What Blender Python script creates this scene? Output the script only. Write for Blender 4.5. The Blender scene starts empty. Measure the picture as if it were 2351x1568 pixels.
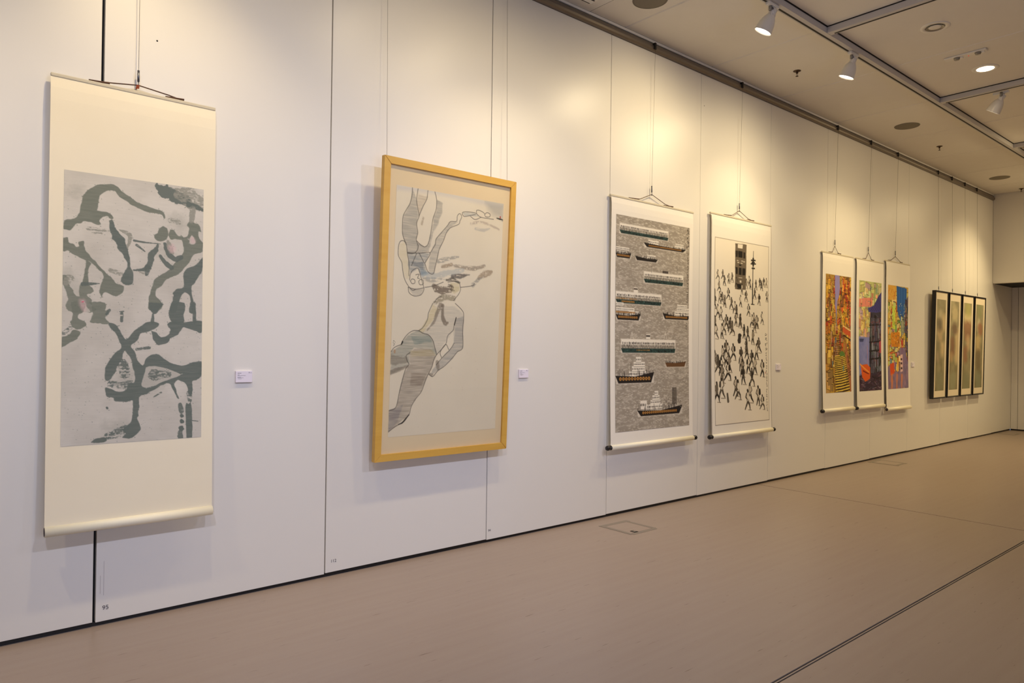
import bpy, bmesh, math, random
import numpy as np
from mathutils import Vector, Matrix

# ------------------------------------------------------------------ camera, world, light, exposure
scene = bpy.context.scene
COL = scene.collection
W, H = 2351, 1568
F_PX = 1624.6
YAW, PITCH, ROLL = [math.radians(a) for a in (40.117, .343, .746)]
CAM = np.array([0.0, -4.0051, 1.42])
_fw = np.array([math.sin(YAW) * math.cos(PITCH), math.cos(YAW) * math.cos(PITCH), math.sin(PITCH)])
_r0 = np.array([math.cos(YAW), -math.sin(YAW), 0.0])
_u0 = np.cross(_r0, _fw)
_r = _r0 * math.cos(ROLL) + _u0 * math.sin(ROLL)
_u = -_r0 * math.sin(ROLL) + _u0 * math.cos(ROLL)
cam_data = bpy.data.cameras.new('camera')
cam_data.sensor_width = 36.0
cam_data.lens = F_PX / W * 36.0
cam_data.clip_start = 0.05
cam = bpy.data.objects.new('camera', cam_data)
COL.objects.link(cam)
cam.matrix_world = Matrix(((_r[0], _u[0], -_fw[0], CAM[0]), (_r[1], _u[1], -_fw[1], CAM[1]),
                           (_r[2], _u[2], -_fw[2], CAM[2]), (0, 0, 0, 1)))
scene.camera = cam

world = bpy.data.worlds.new('world')
scene.world = world
world.use_nodes = True
world.node_tree.nodes['Background'].inputs[0].default_value = (.62, .74, 1.0, 1)
world.node_tree.nodes['Background'].inputs[1].default_value = 0.3

WARM, AMBER, COOL = (1.0, .80, .48), (1.0, .775, .42), (.70, .755, 1.0)
LIGHT = {'cool': (172, COOL), 's0': (64, AMBER), 's1': (15, WARM), 's2': (66, WARM), 's3': (24, WARM), 's4': (86, WARM),
         's5': (125, AMBER), 's6': (30, AMBER), 's7': (190, AMBER), 's8': (90, WARM), 'spA': (20, WARM), 'spB': (66, WARM), 'spC': (40, AMBER),
         'down': (34, AMBER), 'far': (540, AMBER)}

# daylight entering by the window in the wall behind the camera
day = bpy.data.lights.new('window_daylight', 'AREA')
day.shape = 'RECTANGLE'
day.size, day.size_y = 4.2, 1.9
day.color = (.62, .70, 1.0)
day.energy = 68
day_o = bpy.data.objects.new('window_daylight', day)
day_o.location = (1.2, -7.1, 1.55)
day_o.rotation_euler = (math.radians(90), 0, 0)       # faces +Y, into the room
COL.objects.link(day_o)

scene.view_settings.view_transform = 'Standard'
scene.view_settings.look = 'None'
scene.view_settings.gamma = 1.0
scene.view_settings.use_curve_mapping = False
scene.view_settings.exposure = 0.0

random.seed(7)
RNG = np.random.default_rng(11)

# ------------------------------------------------------------------ helpers
def lin(c):
    c = np.asarray(c, float) / 255.0
    return np.where(c <= .04045, c / 12.92, ((c + .055) / 1.055) ** 2.4)

def rgb(r, g, b):
    return tuple(float(v) for v in lin((r, g, b))) + (1.0,)

def mat(name, col, rough=.6, metal=0.0, spec=.5, noise=None, bump=None, emit=None, coat=0.0):
    """noise = (scale xyz, amount, other colour); bump = (scale, strength)"""
    m = bpy.data.materials.new(name)
    m.use_nodes = True
    nt = m.node_tree
    b = nt.nodes['Principled BSDF']
    b.inputs['Base Color'].default_value = col
    b.inputs['Roughness'].default_value = rough
    b.inputs['Metallic'].default_value = metal
    b.inputs['Specular IOR Level'].default_value = spec
    if coat:
        b.inputs['Coat Weight'].default_value = coat
        b.inputs['Coat Roughness'].default_value = .15
    if emit:
        b.inputs['Emission Color'].default_value = emit[0]
        b.inputs['Emission Strength'].default_value = emit[1]
    if noise or bump:
        tc = nt.nodes.new('ShaderNodeTexCoord')
    if noise:
        mp = nt.nodes.new('ShaderNodeMapping')
        mp.inputs['Scale'].default_value = noise[0]
        if len(noise) > 3:
            mp.inputs['Rotation'].default_value = noise[3]
        n = nt.nodes.new('ShaderNodeTexNoise')
        n.inputs['Scale'].default_value = 1.0
        n.inputs['Detail'].default_value = 5.0
        r = nt.nodes.new('ShaderNodeValToRGB')
        r.color_ramp.elements[0].position = .35
        r.color_ramp.elements[1].position = .7
        x = nt.nodes.new('ShaderNodeMix')
        x.data_type = 'RGBA'
        mu = nt.nodes.new('ShaderNodeMath')
        mu.operation = 'MULTIPLY'
        mu.inputs[1].default_value = noise[1]
        nt.links.new(tc.outputs['Object'], mp.inputs[0])
        nt.links.new(mp.outputs[0], n.inputs['Vector'])
        nt.links.new(n.outputs['Fac'], r.inputs[0])
        nt.links.new(r.outputs[0], mu.inputs[0])
        nt.links.new(mu.outputs[0], x.inputs[0])
        x.inputs[6].default_value = col
        x.inputs[7].default_value = noise[2]
        nt.links.new(x.outputs[2], b.inputs['Base Color'])
    if bump:
        n2 = nt.nodes.new('ShaderNodeTexNoise')
        n2.inputs['Scale'].default_value = bump[0]
        n2.inputs['Detail'].default_value = 4.0
        bp = nt.nodes.new('ShaderNodeBump')
        bp.inputs['Strength'].default_value = bump[1]
        bp.inputs['Distance'].default_value = .01
        nt.links.new(tc.outputs['Object'], n2.inputs['Vector'])
        nt.links.new(n2.outputs['Fac'], bp.inputs['Height'])
        nt.links.new(bp.outputs[0], b.inputs['Normal'])
    return m

def attr_mat(name, rough=.75, spec=.25):
    m = bpy.data.materials.new(name)
    m.use_nodes = True
    nt = m.node_tree
    a = nt.nodes.new('ShaderNodeAttribute')
    a.attribute_name = 'paint'
    b = nt.nodes['Principled BSDF']
    b.inputs['Roughness'].default_value = rough
    b.inputs['Specular IOR Level'].default_value = spec
    nt.links.new(a.outputs['Color'], b.inputs['Base Color'])
    return m

def glass_mat(name):
    m = bpy.data.materials.new(name)
    m.use_nodes = True
    nt = m.node_tree
    nt.nodes.remove(nt.nodes['Principled BSDF'])
    tr = nt.nodes.new('ShaderNodeBsdfTransparent')
    tr.inputs[0].default_value = (.97, .98, .97, 1)
    gl = nt.nodes.new('ShaderNodeBsdfGlossy')
    gl.inputs['Roughness'].default_value = .02
    fr = nt.nodes.new('ShaderNodeFresnel')
    ge = nt.nodes.new('ShaderNodeNewGeometry')
    mr = nt.nodes.new('ShaderNodeMapRange')           # same reflectance from either face of the thin pane
    mr.inputs['To Min'].default_value = 1.45
    mr.inputs['To Max'].default_value = 1 / 1.45
    nt.links.new(ge.outputs['Backfacing'], mr.inputs['Value'])
    nt.links.new(mr.outputs[0], fr.inputs[0])
    mx = nt.nodes.new('ShaderNodeMixShader')
    nt.links.new(fr.outputs[0], mx.inputs[0])
    nt.links.new(tr.outputs[0], mx.inputs[1])
    nt.links.new(gl.outputs[0], mx.inputs[2])
    nt.links.new(mx.outputs[0], nt.nodes['Material Output'].inputs[0])
    return m

def link(name, me, m=None, parent=None):
    o = bpy.data.objects.new(name, me)
    COL.objects.link(o)
    if m is not None and me is not None:
        me.materials.append(m)
    if parent is not None:
        o.parent = parent
    return o

def from_bm(name, bm, m, parent=None, smooth=False):
    me = bpy.data.meshes.new(name)
    bm.normal_update()
    bm.to_mesh(me)
    bm.free()
    if smooth:
        for p in me.polygons:
            p.use_smooth = True
    return link(name, me, m, parent)

def add_box(bm, x0, x1, y0, y1, z0, z1, bev=0.0):
    vs = [bm.verts.new((x, y, z)) for x in (x0, x1) for y in (y0, y1) for z in (z0, z1)]
    fs = [(0, 1, 3, 2), (4, 6, 7, 5), (0, 4, 5, 1), (2, 3, 7, 6), (0, 2, 6, 4), (1, 5, 7, 3)]
    faces = [bm.faces.new([vs[i] for i in f]) for f in fs]
    if bev:
        es = list({e for f in faces for e in f.edges})
        bmesh.ops.bevel(bm, geom=es, offset=bev, segments=2, affect='EDGES', profile=.5)

def box(name, x0, x1, y0, y1, z0, z1, m, parent=None, bev=0.0):
    bm = bmesh.new()
    add_box(bm, x0, x1, y0, y1, z0, z1, bev)
    bmesh.ops.recalc_face_normals(bm, faces=bm.faces)
    return from_bm(name, bm, m, parent)

def add_tube(bm, pts, rad, n=6, cap=True):
    pts = [Vector(p) for p in pts]
    rads = rad if isinstance(rad, (list, tuple)) else [rad] * len(pts)
    rings = []
    ref = Vector((0, 0, 1))
    for i, p in enumerate(pts):
        t = (pts[min(i + 1, len(pts) - 1)] - pts[max(i - 1, 0)]).normalized()
        if abs(t.dot(ref)) > .95:
            ref = Vector((1, 0, 0)) if abs(t.x) < .9 else Vector((0, 1, 0))
        a = t.cross(ref).normalized()
        b = t.cross(a)
        rings.append([bm.verts.new(p + (a * math.cos(q) + b * math.sin(q)) * rads[i])
                      for q in [2 * math.pi * k / n for k in range(n)]])
    for i in range(len(rings) - 1):
        for k in range(n):
            bm.faces.new((rings[i][k], rings[i][(k + 1) % n], rings[i + 1][(k + 1) % n], rings[i + 1][k]))
    if cap:
        bm.faces.new(rings[0])
        bm.faces.new(list(reversed(rings[-1])))
    bmesh.ops.recalc_face_normals(bm, faces=bm.faces)

def tube(name, pts, rad, m, parent=None, n=6):
    bm = bmesh.new()
    add_tube(bm, pts, rad, n)
    return from_bm(name, bm, m, parent, smooth=True)

def lathe(name, prof, m, parent=None, n=28, axis=None, origin=(0, 0, 0), closed=False):
    """prof: (radius, z) pairs; axis = direction that local +z turns into"""
    bm = bmesh.new()
    rings = []
    for r_, z_ in prof:
        if r_ < 1e-6:
            rings.append([bm.verts.new((0, 0, z_))])
        else:
            rings.append([bm.verts.new((r_ * math.cos(2 * math.pi * k / n), r_ * math.sin(2 * math.pi * k / n), z_)) for k in range(n)])
    pairs = list(zip(rings, rings[1:])) + ([(rings[-1], rings[0])] if closed else [])
    for a, b in pairs:
        for k in range(n):
            k2 = (k + 1) % n
            if len(a) == 1 and len(b) == 1:
                continue
            if len(a) == 1:
                bm.faces.new((a[0], b[k2], b[k]))
            elif len(b) == 1:
                bm.faces.new((a[k], a[k2], b[0]))
            else:
                bm.faces.new((a[k], a[k2], b[k2], b[k]))
    bmesh.ops.recalc_face_normals(bm, faces=bm.faces)
    if axis is not None:
        q = Vector((0, 0, 1)).rotation_difference(Vector(axis).normalized())
        bmesh.ops.rotate(bm, verts=bm.verts, cent=(0, 0, 0), matrix=q.to_matrix())
    bmesh.ops.translate(bm, verts=bm.verts, vec=Vector(origin))
    return from_bm(name, bm, m, parent, smooth=True)

def thing(name, label, cat, loc=(0, 0, 0), group=None, rot=(0, 0, 0)):
    o = bpy.data.objects.new(name, None)
    o.empty_display_size = .1
    COL.objects.link(o)
    o.location = loc
    o.rotation_euler = rot
    o['label'] = label
    o['category'] = cat
    if group:
        o['group'] = group
    return o

def tag(o, label, cat, group=None):
    o['label'] = label
    o['category'] = cat
    if group:
        o['group'] = group
    return o

def struct(o, label=None):
    o['kind'] = 'structure'
    if label:
        o['label'] = label
    return o

def copy_tree(o, parent=None):
    c = o.copy()
    COL.objects.link(c)
    c.parent = parent
    for ch in o.children:
        copy_tree(ch, c)
    return c

# ------------------------------------------------------------------ materials
M = {}
M['panel'] = mat('wall_panel_paint', rgb(231, 227, 219), rough=.38, spec=.45, bump=(3.0, .05),
                 noise=((.8, .8, .35), .5, rgb(227, 222, 213)))
M['black'] = mat('black_gap', rgb(14, 14, 16), rough=.7)
M['plinth'] = mat('black_plinth', rgb(16, 15, 16), rough=.5)
M['ceil'] = mat('ceiling_board', rgb(232, 227, 218), rough=.85, spec=.2,
                noise=((6, 6, 6), .25, rgb(226, 220, 210)), bump=(220, .06))
M['ceil_gap'] = mat('ceiling_void', rgb(92, 84, 76), rough=.9)
M['metal'] = mat('track_enamel', rgb(196, 192, 190), rough=.45, metal=.0)
M['rail'] = mat('rail_aluminium', rgb(128, 118, 108), rough=.35, metal=.55)
M['slot'] = mat('track_slot', rgb(22, 17, 14), rough=.7)
M['white'] = mat('white_enamel', rgb(232, 228, 220), rough=.35)
M['spk'] = mat('speaker_mesh', rgb(132, 124, 110), rough=.8, noise=((400, 400, 400), .5, rgb(112, 104, 92)))
M['brass'] = mat('sprinkler_bronze', rgb(84, 66, 50), rough=.4, metal=.7)
M['steel'] = mat('clasp_steel', rgb(120, 120, 126), rough=.3, metal=.8)
M['wire'] = mat('wire_steel', rgb(126, 118, 106), rough=.45, metal=.4)
M['cord'] = mat('brown_cord', rgb(86, 58, 42), rough=.8)
M['ribbon'] = mat('rust_ribbon', rgb(140, 62, 26), rough=.7)
M['paper'] = mat('mount_paper', rgb(246, 235, 208), rough=.75, spec=.25, bump=(9, .12),
                 noise=((3, 3, 3), .4, rgb(242, 228, 196)))
M['paper_w'] = mat('mount_paper_white', rgb(240, 234, 222), rough=.75, spec=.25, bump=(9, .10))
M['rod'] = mat('rod_silk', rgb(206, 196, 172), rough=.7)
M['roller'] = mat('roller_silk', rgb(246, 238, 212), rough=.42, spec=.5)
M['rollcore'] = mat('roller_core', rgb(70, 58, 62), rough=.7)
M['knob'] = mat('black_lacquer', rgb(22, 16, 18), rough=.22)
M['gold'] = mat('gold_wood', rgb(218, 172, 78), rough=.45, noise=((3, 3, 26), .6, rgb(206, 154, 60)), bump=(40, .03))
M['matboard'] = mat('mat_board', rgb(247, 220, 178), rough=.8, noise=((2, 2, 2), .5, rgb(245, 212, 166)))
M['blackframe'] = mat('black_frame', rgb(16, 14, 14), rough=.35)
M['cream'] = mat('cream_mat', rgb(232, 218, 190), rough=.8)
M['glass'] = glass_mat('picture_glass')
M['card'] = mat('foam_card', rgb(236, 228, 238), rough=.6)
M['ink'] = mat('grey_print', rgb(96, 90, 94), rough=.7)
M['paint'] = attr_mat('painted_sheet')
M['floor'] = mat('vinyl', rgb(157, 140, 127), rough=.36, spec=.4,
                 noise=((1.3, 24, 1), .5, rgb(150, 131, 118), (0, 0, math.radians(9))), bump=(60, .02))
_nt = M['floor'].node_tree                                 # sparse dark flecks in the vinyl
_b = _nt.nodes['Principled BSDF']
_src = _b.inputs['Base Color'].links[0].from_socket
_tc = _nt.nodes.new('ShaderNodeTexCoord')
_mp = _nt.nodes.new('ShaderNodeMapping')
_mp.inputs['Scale'].default_value = (7, 85, 1)
_mp.inputs['Rotation'].default_value = (0, 0, math.radians(9))
_nz = _nt.nodes.new('ShaderNodeTexNoise')
_nz.inputs['Scale'].default_value = 1.0
_nz.inputs['Detail'].default_value = 2.0
_rp = _nt.nodes.new('ShaderNodeValToRGB')
_rp.color_ramp.elements[0].position = .70
_rp.color_ramp.elements[1].position = .76
_mx = _nt.nodes.new('ShaderNodeMix')
_mx.data_type = 'RGBA'
_mx.inputs[7].default_value = rgb(112, 94, 82)
_nt.links.new(_tc.outputs['Object'], _mp.inputs[0])
_nt.links.new(_mp.outputs[0], _nz.inputs['Vector'])
_nt.links.new(_nz.outputs['Fac'], _rp.inputs[0])
_nt.links.new(_rp.outputs[0], _mx.inputs[0])
_nt.links.new(_src, _mx.inputs[6])
_nt.links.new(_mx.outputs[2], _b.inputs['Base Color'])
M['seam'] = mat('floor_weld', rgb(52, 44, 40), rough=.7)
M['tape'] = mat('grey_tape', rgb(134, 124, 112), rough=.5)
M['lamp'] = mat('lamp_glow', rgb(255, 246, 232), emit=(rgb(255, 244, 226), 9.0))
M['down'] = mat('downlight_glow', rgb(255, 240, 214), emit=(rgb(255, 232, 196), 12.0))
M['red'] = mat('red_led', rgb(210, 40, 30), emit=(rgb(255, 30, 20), .6))
M['lens'] = mat('lamp_reflector', rgb(150, 146, 138), rough=.25, metal=.4)
M['plaster'] = mat('plaster', rgb(226, 221, 211), rough=.7, bump=(120, .03))

# ------------------------------------------------------------------ the setting
ZC = 4.139
XL, XR, YB = -5.0, 15.29, -7.2
# floor: dark weld bed with vinyl sheets on it
floor = struct(box('floor', XL, XR + .2, YB, .12, -.06, -.004, M['seam']), 'tan vinyl sheet floor with dark welded seams')
XS, YS = 6.775, -2.428
for (x0, x1, y0, y1) in ((XL, XS - .006, YS + .012, .12), (XS + .006, XR + .2, YS + .012, .12),
                         (XL, XR + .2, YB, YS - .012), ):
    bm = bmesh.new()
    add_box(bm, x0, x1, y0, y1, -.005, 0.0)
    bmesh.ops.recalc_face_normals(bm, faces=bm.faces)
    from_bm('vinyl_sheet', bm, M['floor'], floor)
# a filler strip runs in the wide seam
box('seam_strip', XL, XR, YS - .003, YS + .003, -.005, -.001, M['floor'], floor)

# picture wall: black backing with white sliding panels
wall = struct(box('wall_left', XL, XR + .06, .030, .12, 0, ZC, M['black']), 'white panelled gallery wall with thin black joints')
seams = [-4.4, -3.13, -1.86, -.56, .693, 1.915, 3.156, 4.424, 5.694, 6.957, 8.228, 9.43, 10.614, 11.84, 13.05, 14.215, XR + .05]
gaps = {.693: .0135, 1.915: .0075, 3.156: .0045, 4.424: .006}
PANELS = {}
for i, (a, b) in enumerate(zip(seams, seams[1:])):
    ga, gb = gaps.get(a, .004), gaps.get(b, .004)
    if a == 14.215:
        ga = 0.0008
    zt = 4.036 if a < 14.2 else 2.615
    z0 = .021 + (.004 if i % 2 else 0)
    yf = {1.915: .002, 3.156: -.001, .693: .001}.get(a, 0)
    PANELS[a] = box('wall_panel', a + ga / 2, b - gb / 2, yf, .03, z0, zt, M['panel'], wall, bev=.0015)
struct(box('baseboard_left', XL, XR, .016, .0295, 0, .022, M['plinth']))

def text_on(parent, s, x, z, size, y=-.0006, m=None, name='panel_number', shear=0):
    cu = bpy.data.curves.new(name, 'FONT')
    cu.body = s
    cu.size = size
    cu.extrude = .0002
    t = bpy.data.objects.new(name, cu)
    COL.objects.link(t)
    t.rotation_euler = (math.radians(90), 0, 0)
    bpy.context.view_layer.update()
    me = bpy.data.meshes.new_from_object(t)
    bpy.data.objects.remove(t)
    me.transform(Matrix.Translation((x, y, z)) @ Matrix.Rotation(math.radians(90), 4, 'X'))
    o = link(name, me, m or M['ink'], parent)
    return o

text_on(PANELS[.693], '95', .728, .078, .030)
text_on(PANELS[1.915], '112', 1.952, .083, .026, y=.0012)
text_on(PANELS[3.156], '94', 3.172, .078, .024, y=-.0018)
# pencil scuffs low on the panel beside the wide gap
for x, z0, z1 in ((.733, .15, .32), (.718, .16, .25)):
    box('scuff_mark', x, x + .0014, .0003, .0012, z0, z1, mat('scuff_grey', rgb(178, 168, 166), .8), PANELS[.693])

# picture rail at the head of the wall
bm = bmesh.new()
prof = [(.0, 4.038), (-.018, 4.040), (-.030, 4.050), (-.034, 4.066), (-.030, 4.082), (-.020, 4.094), (-.020, 4.102), (.0, 4.102)]
ends = []
for x in (XL, 14.2):
    ends.append([bm.verts.new((x, y, z)) for y, z in prof])
for k in range(len(prof)):
    bm.faces.new((ends[0][k], ends[0][(k + 1) % len(prof)], ends[1][(k + 1) % len(prof)], ends[1][k]))
bm.faces.new(ends[0]); bm.faces.new(list(reversed(ends[1])))
bmesh.ops.recalc_face_normals(bm, faces=bm.faces)
rail = struct(from_bm('trim_1', bm, M['rail']), 'dull metal picture hanging rail along the ceiling edge')
struct(box('trim_2', XL, 14.2, -.012, .0, 4.118, ZC, M['ceil']), 'pale ceiling edge bead above the hanging rail')
struct(box('trim_3', XL, 14.2, .001, .029, 4.0365, 4.125, M['black']), 'black recess behind the hanging rail')

# ceiling boards on a 1.27 m grid below a dark void
ceil = struct(box('ceiling', XL, XR + .1, YB, .12, ZC + .012, ZC + .10, M['ceil_gap']), 'cream board ceiling with light tracks')
JX = [4.579 + 1.272 * k for k in range(-8, 9)]
JX[0] = XL
rows = [(-1.085, -.004), (-2.42, -1.15), (-3.70, -2.428), (-4.97, -3.708), (-6.2, -4.978), (YB, -6.208)]
board_mesh = {}
for j, (y0, y1) in enumerate(rows):
    for a, b in zip(JX, JX[1:]):
        b = min(b, 14.2) if y1 > -20 else b
        if b <= a:
            continue
        key = (round(b - a, 3), j)
        if key not in board_mesh:
            bm = bmesh.new()
            add_box(bm, 0.003, b - a - .003, y0 + .003, y1 - .003, 0, .012, 0)
            low = [e for e in bm.edges if all(v.co.z < .001 for v in e.verts)]
            bmesh.ops.bevel(bm, geom=low, offset=.008, segments=1, affect='EDGES')
            bmesh.ops.recalc_face_normals(bm, faces=bm.faces)
            me = bpy.data.meshes.new('ceiling_board')
            bm.to_mesh(me); bm.free()
            me.materials.append(M['ceil'])
            board_mesh[key] = me
        o = bpy.data.objects.new('ceiling_board', board_mesh[key])
        COL.objects.link(o)
        o.parent = ceil
        o.location = (a, 0, ZC)

# far end: bulkhead, recess, back wall
XB = 14.215
struct(box('wall_bulkhead', XB, XR + .1, YB, -.002, 2.618, ZC + .012, M['plaster']), 'plain bulkhead wall above the far recess')
struct(box('trim_4', XB + .12, XR, YB, -.004, 2.600, 2.6175, M['black']), 'black shadow gap under the bulkhead soffit')
wb = struct(box('wall_back', XR + .03, XR + .12, YB, .0, 0, 2.6175, M['black']), 'panelled end wall inside the recess')
ys = [0.0, -.105, -1.37, -2.64, -3.9, -5.2, YB]
for a, b in zip(ys, ys[1:]):
    box('wall_panel', XR, XR + .03, b + .003, a - .003, .024, 2.598, M['panel'], wb, bev=.0015)
struct(box('baseboard_back', XR + .012, XR + .0295, YB, 0, 0, .023, M['plinth']))
# soffit board of the recess
struct(box('trim_5', XB + .001, XB + .12, YB, -.004, 2.605, 2.6178, M['plaster']), 'pale soffit edge of the bulkhead')

# wall behind the camera and the near end wall
def rect_wall(name, parts):
    bm = bmesh.new()
    for p in parts:
        add_box(bm, *p)
    bmesh.ops.recalc_face_normals(bm, faces=bm.faces)
    return struct(from_bm(name, bm, M['plaster']))
wx0, wx1, wz0, wz1 = -.95, 3.35, .55, 2.55
rect_wall('wall_right', [(XL, wx0, YB - .1, YB, 0, ZC), (wx1, XR + .1, YB - .1, YB, 0, ZC),
                         (wx0, wx1, YB - .1, YB, 0, wz0), (wx0, wx1, YB - .1, YB, wz1, ZC)])
win = struct(bpy.data.objects.new('window_1', None), 'long window behind the camera')
COL.objects.link(win)
win.location = (wx0, YB, wz0)
for x in np.linspace(0, wx1 - wx0 - .05, 5):
    box('window_mullion', x, x + .05, -.08, -.03, 0, wz1 - wz0, M['white'], win)
for z in (0, wz1 - wz0 - .05):
    box('window_frame', .05, wx1 - wx0 - .05, -.08, -.03, z, z + .05, M['white'], win)
rect_wall('wall_front', [(XL - .1, XL, YB - .1, .12, 0, ZC)])

# ------------------------------------------------------------------ lighting tracks and ceiling fittings
def track(name, label, p0, p1, wd=.07, hg=.048, slot_off=0.0):
    p0, p1 = Vector(p0), Vector(p1)
    L = (p1 - p0).length
    rz = math.atan2(p1.y - p0.y, p1.x - p0.x)
    t = thing(name, label, 'light track', (p0.x, p0.y, ZC - .010), 'ceiling light tracks', (0, 0, rz))
    box('track_body', 0, L, -wd / 2, wd / 2, -hg, .010, M['metal'], t, bev=.002)
    box('power_slot', .04, L, slot_off - .0085, slot_off + .0085, -hg - .0012, -hg + .002, M['slot'], t)
    box('shadow_line', 0, L, -wd / 2 - .004, -wd / 2 - .0002, .002, .010, M['slot'], t)
    return t
TY = -1.118
track('light_track', 'long white light track running parallel to the picture wall', (XL, TY, 0), (14.2, TY, 0), slot_off=.012)
beam_x = (5.855, 8.385, 10.93, 13.47)
beam_lab = ('short cross track nearest the camera, holding no lamp', 'cross track holding the spotlight beside the lit downlight',
            'cross track at the right edge of the ceiling', 'farthest cross track out of view near the bulkhead')
for x, lb in zip(beam_x, beam_lab):
    track('cross_light_track', lb, (x, TY - .037, 0), (x, -4.9, 0), slot_off=.014)

def spotlight(label, x, y, aim, key, spill=None, along='x', size=88, light=True, soft=.045, mount_z=ZC - .058):
    t = thing('track_spotlight', label, 'spotlight', (x, y, mount_z), 'track spotlights')
    d = (Vector(aim) - Vector((x, y, mount_z - .10))).normalized()
    if along == 'x':
        box('track_adapter', -.085, .055, -.018, .018, -.026, 0, M['white'], t, bev=.004)
    else:
        box('track_adapter', -.018, .018, -.055, .085, -.026, 0, M['white'], t, bev=.004)
    piv = Vector((0, 0, -.045))
    # fork with two cheeks
    bm = bmesh.new()
    side = Vector((0, 0, 1)).cross(d)
    side = side.normalized() if side.length > .01 else Vector((1, 0, 0))
    for s in (-1, 1):
        add_tube(bm, [Vector((0, 0, -.02)) + side * .022 * s, piv + side * .026 * s, piv + d * .04 + side * .026 * s], .007, 6)
    add_tube(bm, [Vector((0, 0, -.022)) - side * .03, Vector((0, 0, -.022)) + side * .03], .008, 6)
    from_bm('yoke', bm, M['white'], t)
    tube('lamp_holder', [piv - d * .012, piv + d * .046], .028, M['white'], t, n=16)
    bm = bmesh.new()                                       # boxy arm beside the holder
    add_box(bm, -.030, .030, -.016, .016, -.075, -.006, .006)
    q = Vector((0, 0, -1)).rotation_difference((d + Vector((0, 0, -1.6))).normalized())
    bmesh.ops.rotate(bm, verts=bm.verts, cent=(0, 0, 0), matrix=q.to_matrix())
    bmesh.ops.translate(bm, verts=bm.verts, vec=(0, 0, -.02))
    bmesh.ops.recalc_face_normals(bm, faces=bm.faces)
    from_bm('arm', bm, M['white'], t)
    tube('coupling', [Vector((-.045, 0, -.02)), Vector((-.050, 0, -.058))], .013, M['lens'], t, n=10)
    tube('tilt_screw', [piv + side * .03, piv + side * .045], .008, M['steel'], t, n=8)
    o0 = piv + d * .04
    sh = lathe('reflector_shade', [(.026, -.006), (.033, .004), (.044, .020), (.0535, .042), (.060, .068), (.065, .102), (.068, .126), (.069, .130),
                              (.066, .130), (.062, .106), (.056, .070), (.046, .036), (.02, .014)], M['white'], t, axis=d, origin=o0)
    lathe('lamp_face', [(.0, .122), (.062, .120), (.062, .116), (0, .116)], M['lamp'] if light else M['lens'], sh, axis=d, origin=o0)
    if light:
        l = bpy.data.lights.new('spot_beam', 'SPOT')
        l.energy, l.color = LIGHT[key]
        l.spot_size = math.radians(size)
        l.spot_blend = 1.0
        l.shadow_soft_size = soft
        lo = bpy.data.objects.new('spot_beam', l)
        COL.objects.link(lo)
        lo.parent = t
        lo.location = o0 + d * .15
        lo.rotation_euler = d.to_track_quat('-Z', 'Y').to_euler()
        if spill:                                      # wide stray light around the beam
            l2 = bpy.data.lights.new('spot_spill', 'SPOT')
            l2.energy, l2.color = LIGHT[spill]
            l2.spot_size = math.radians(168)
            l2.spot_blend = 1.0
            l2.shadow_soft_size = .055
            lo2 = bpy.data.objects.new('spot_spill', l2)
            COL.objects.link(lo2)
            lo2.parent = t
            lo2.location = o0 + d * .15
            lo2.rotation_euler = lo.rotation_euler
    return t

spotlight('lit white track spotlight nearest the camera, above the ferry scroll', 5.03, TY, (4.62, 0, 1.7), 's3', 'spB')
spotlight('second lit white track spotlight, above the crowd scroll', 6.40, TY, (6.2, 0, 1.2), 's4', 'spB')
spotlight('white spotlight on the cross track with its face turned to the wall', 8.45, -1.70, (8.7, 0, 1.3), 's5', 'spC', along='y')
spotlight('white track spotlight out of view above the tall ink scroll', .95, TY, (.85, 0, 1.7), 's0', 'spA')
spotlight('added white fill spotlight out of view beyond the left end of the photo', -.75, TY, (-.5, 0, 1.3), 's8')  # extra unseen lamp, added to brighten the left edge of the wall
spotlight('white track spotlight out of view left of the gold frame', 2.5, TY, (2.5, 0, 1.5), 's1', 'spA')
spotlight('white track spotlight out of view right of the gold frame', 3.3, TY, (3.2, 0, 1.1), 's2', 'spA')
spotlight('white spotlight out of view on the farthest cross track', 10.93, -2.05, (10.3, 0, 1.5), 's6', 'spC', along='y')
spotlight('white spotlight out of view aimed at the four dark frames', 13.47, -1.75, (12.7, 0, 1.5), 's7', 'spC', along='y')

track('light_track', 'added light track out of view behind the camera for the fill spotlights', (-2.0, -4.1, 0), (5.6, -4.1, 0), slot_off=.012)  # added track, there only to carry the cool fill lamps
for lb, x, aim in (('added cool white fill spotlight out of view, left on the track behind the camera', -.6, (1.3, 0, .55)),
                   ('added cool white fill spotlight out of view, middle of the track behind the camera', 1.7, (2.1, 0, .5)),
                   ('added cool white fill spotlight out of view, right on the track behind the camera', 4.1, (3.7, 0, .4))):
    spotlight(lb, x, -4.1, aim, 'cool', size=80, soft=.07)  # unseen cool lamps added as fill, spread out to soften the wall shadows

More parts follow.
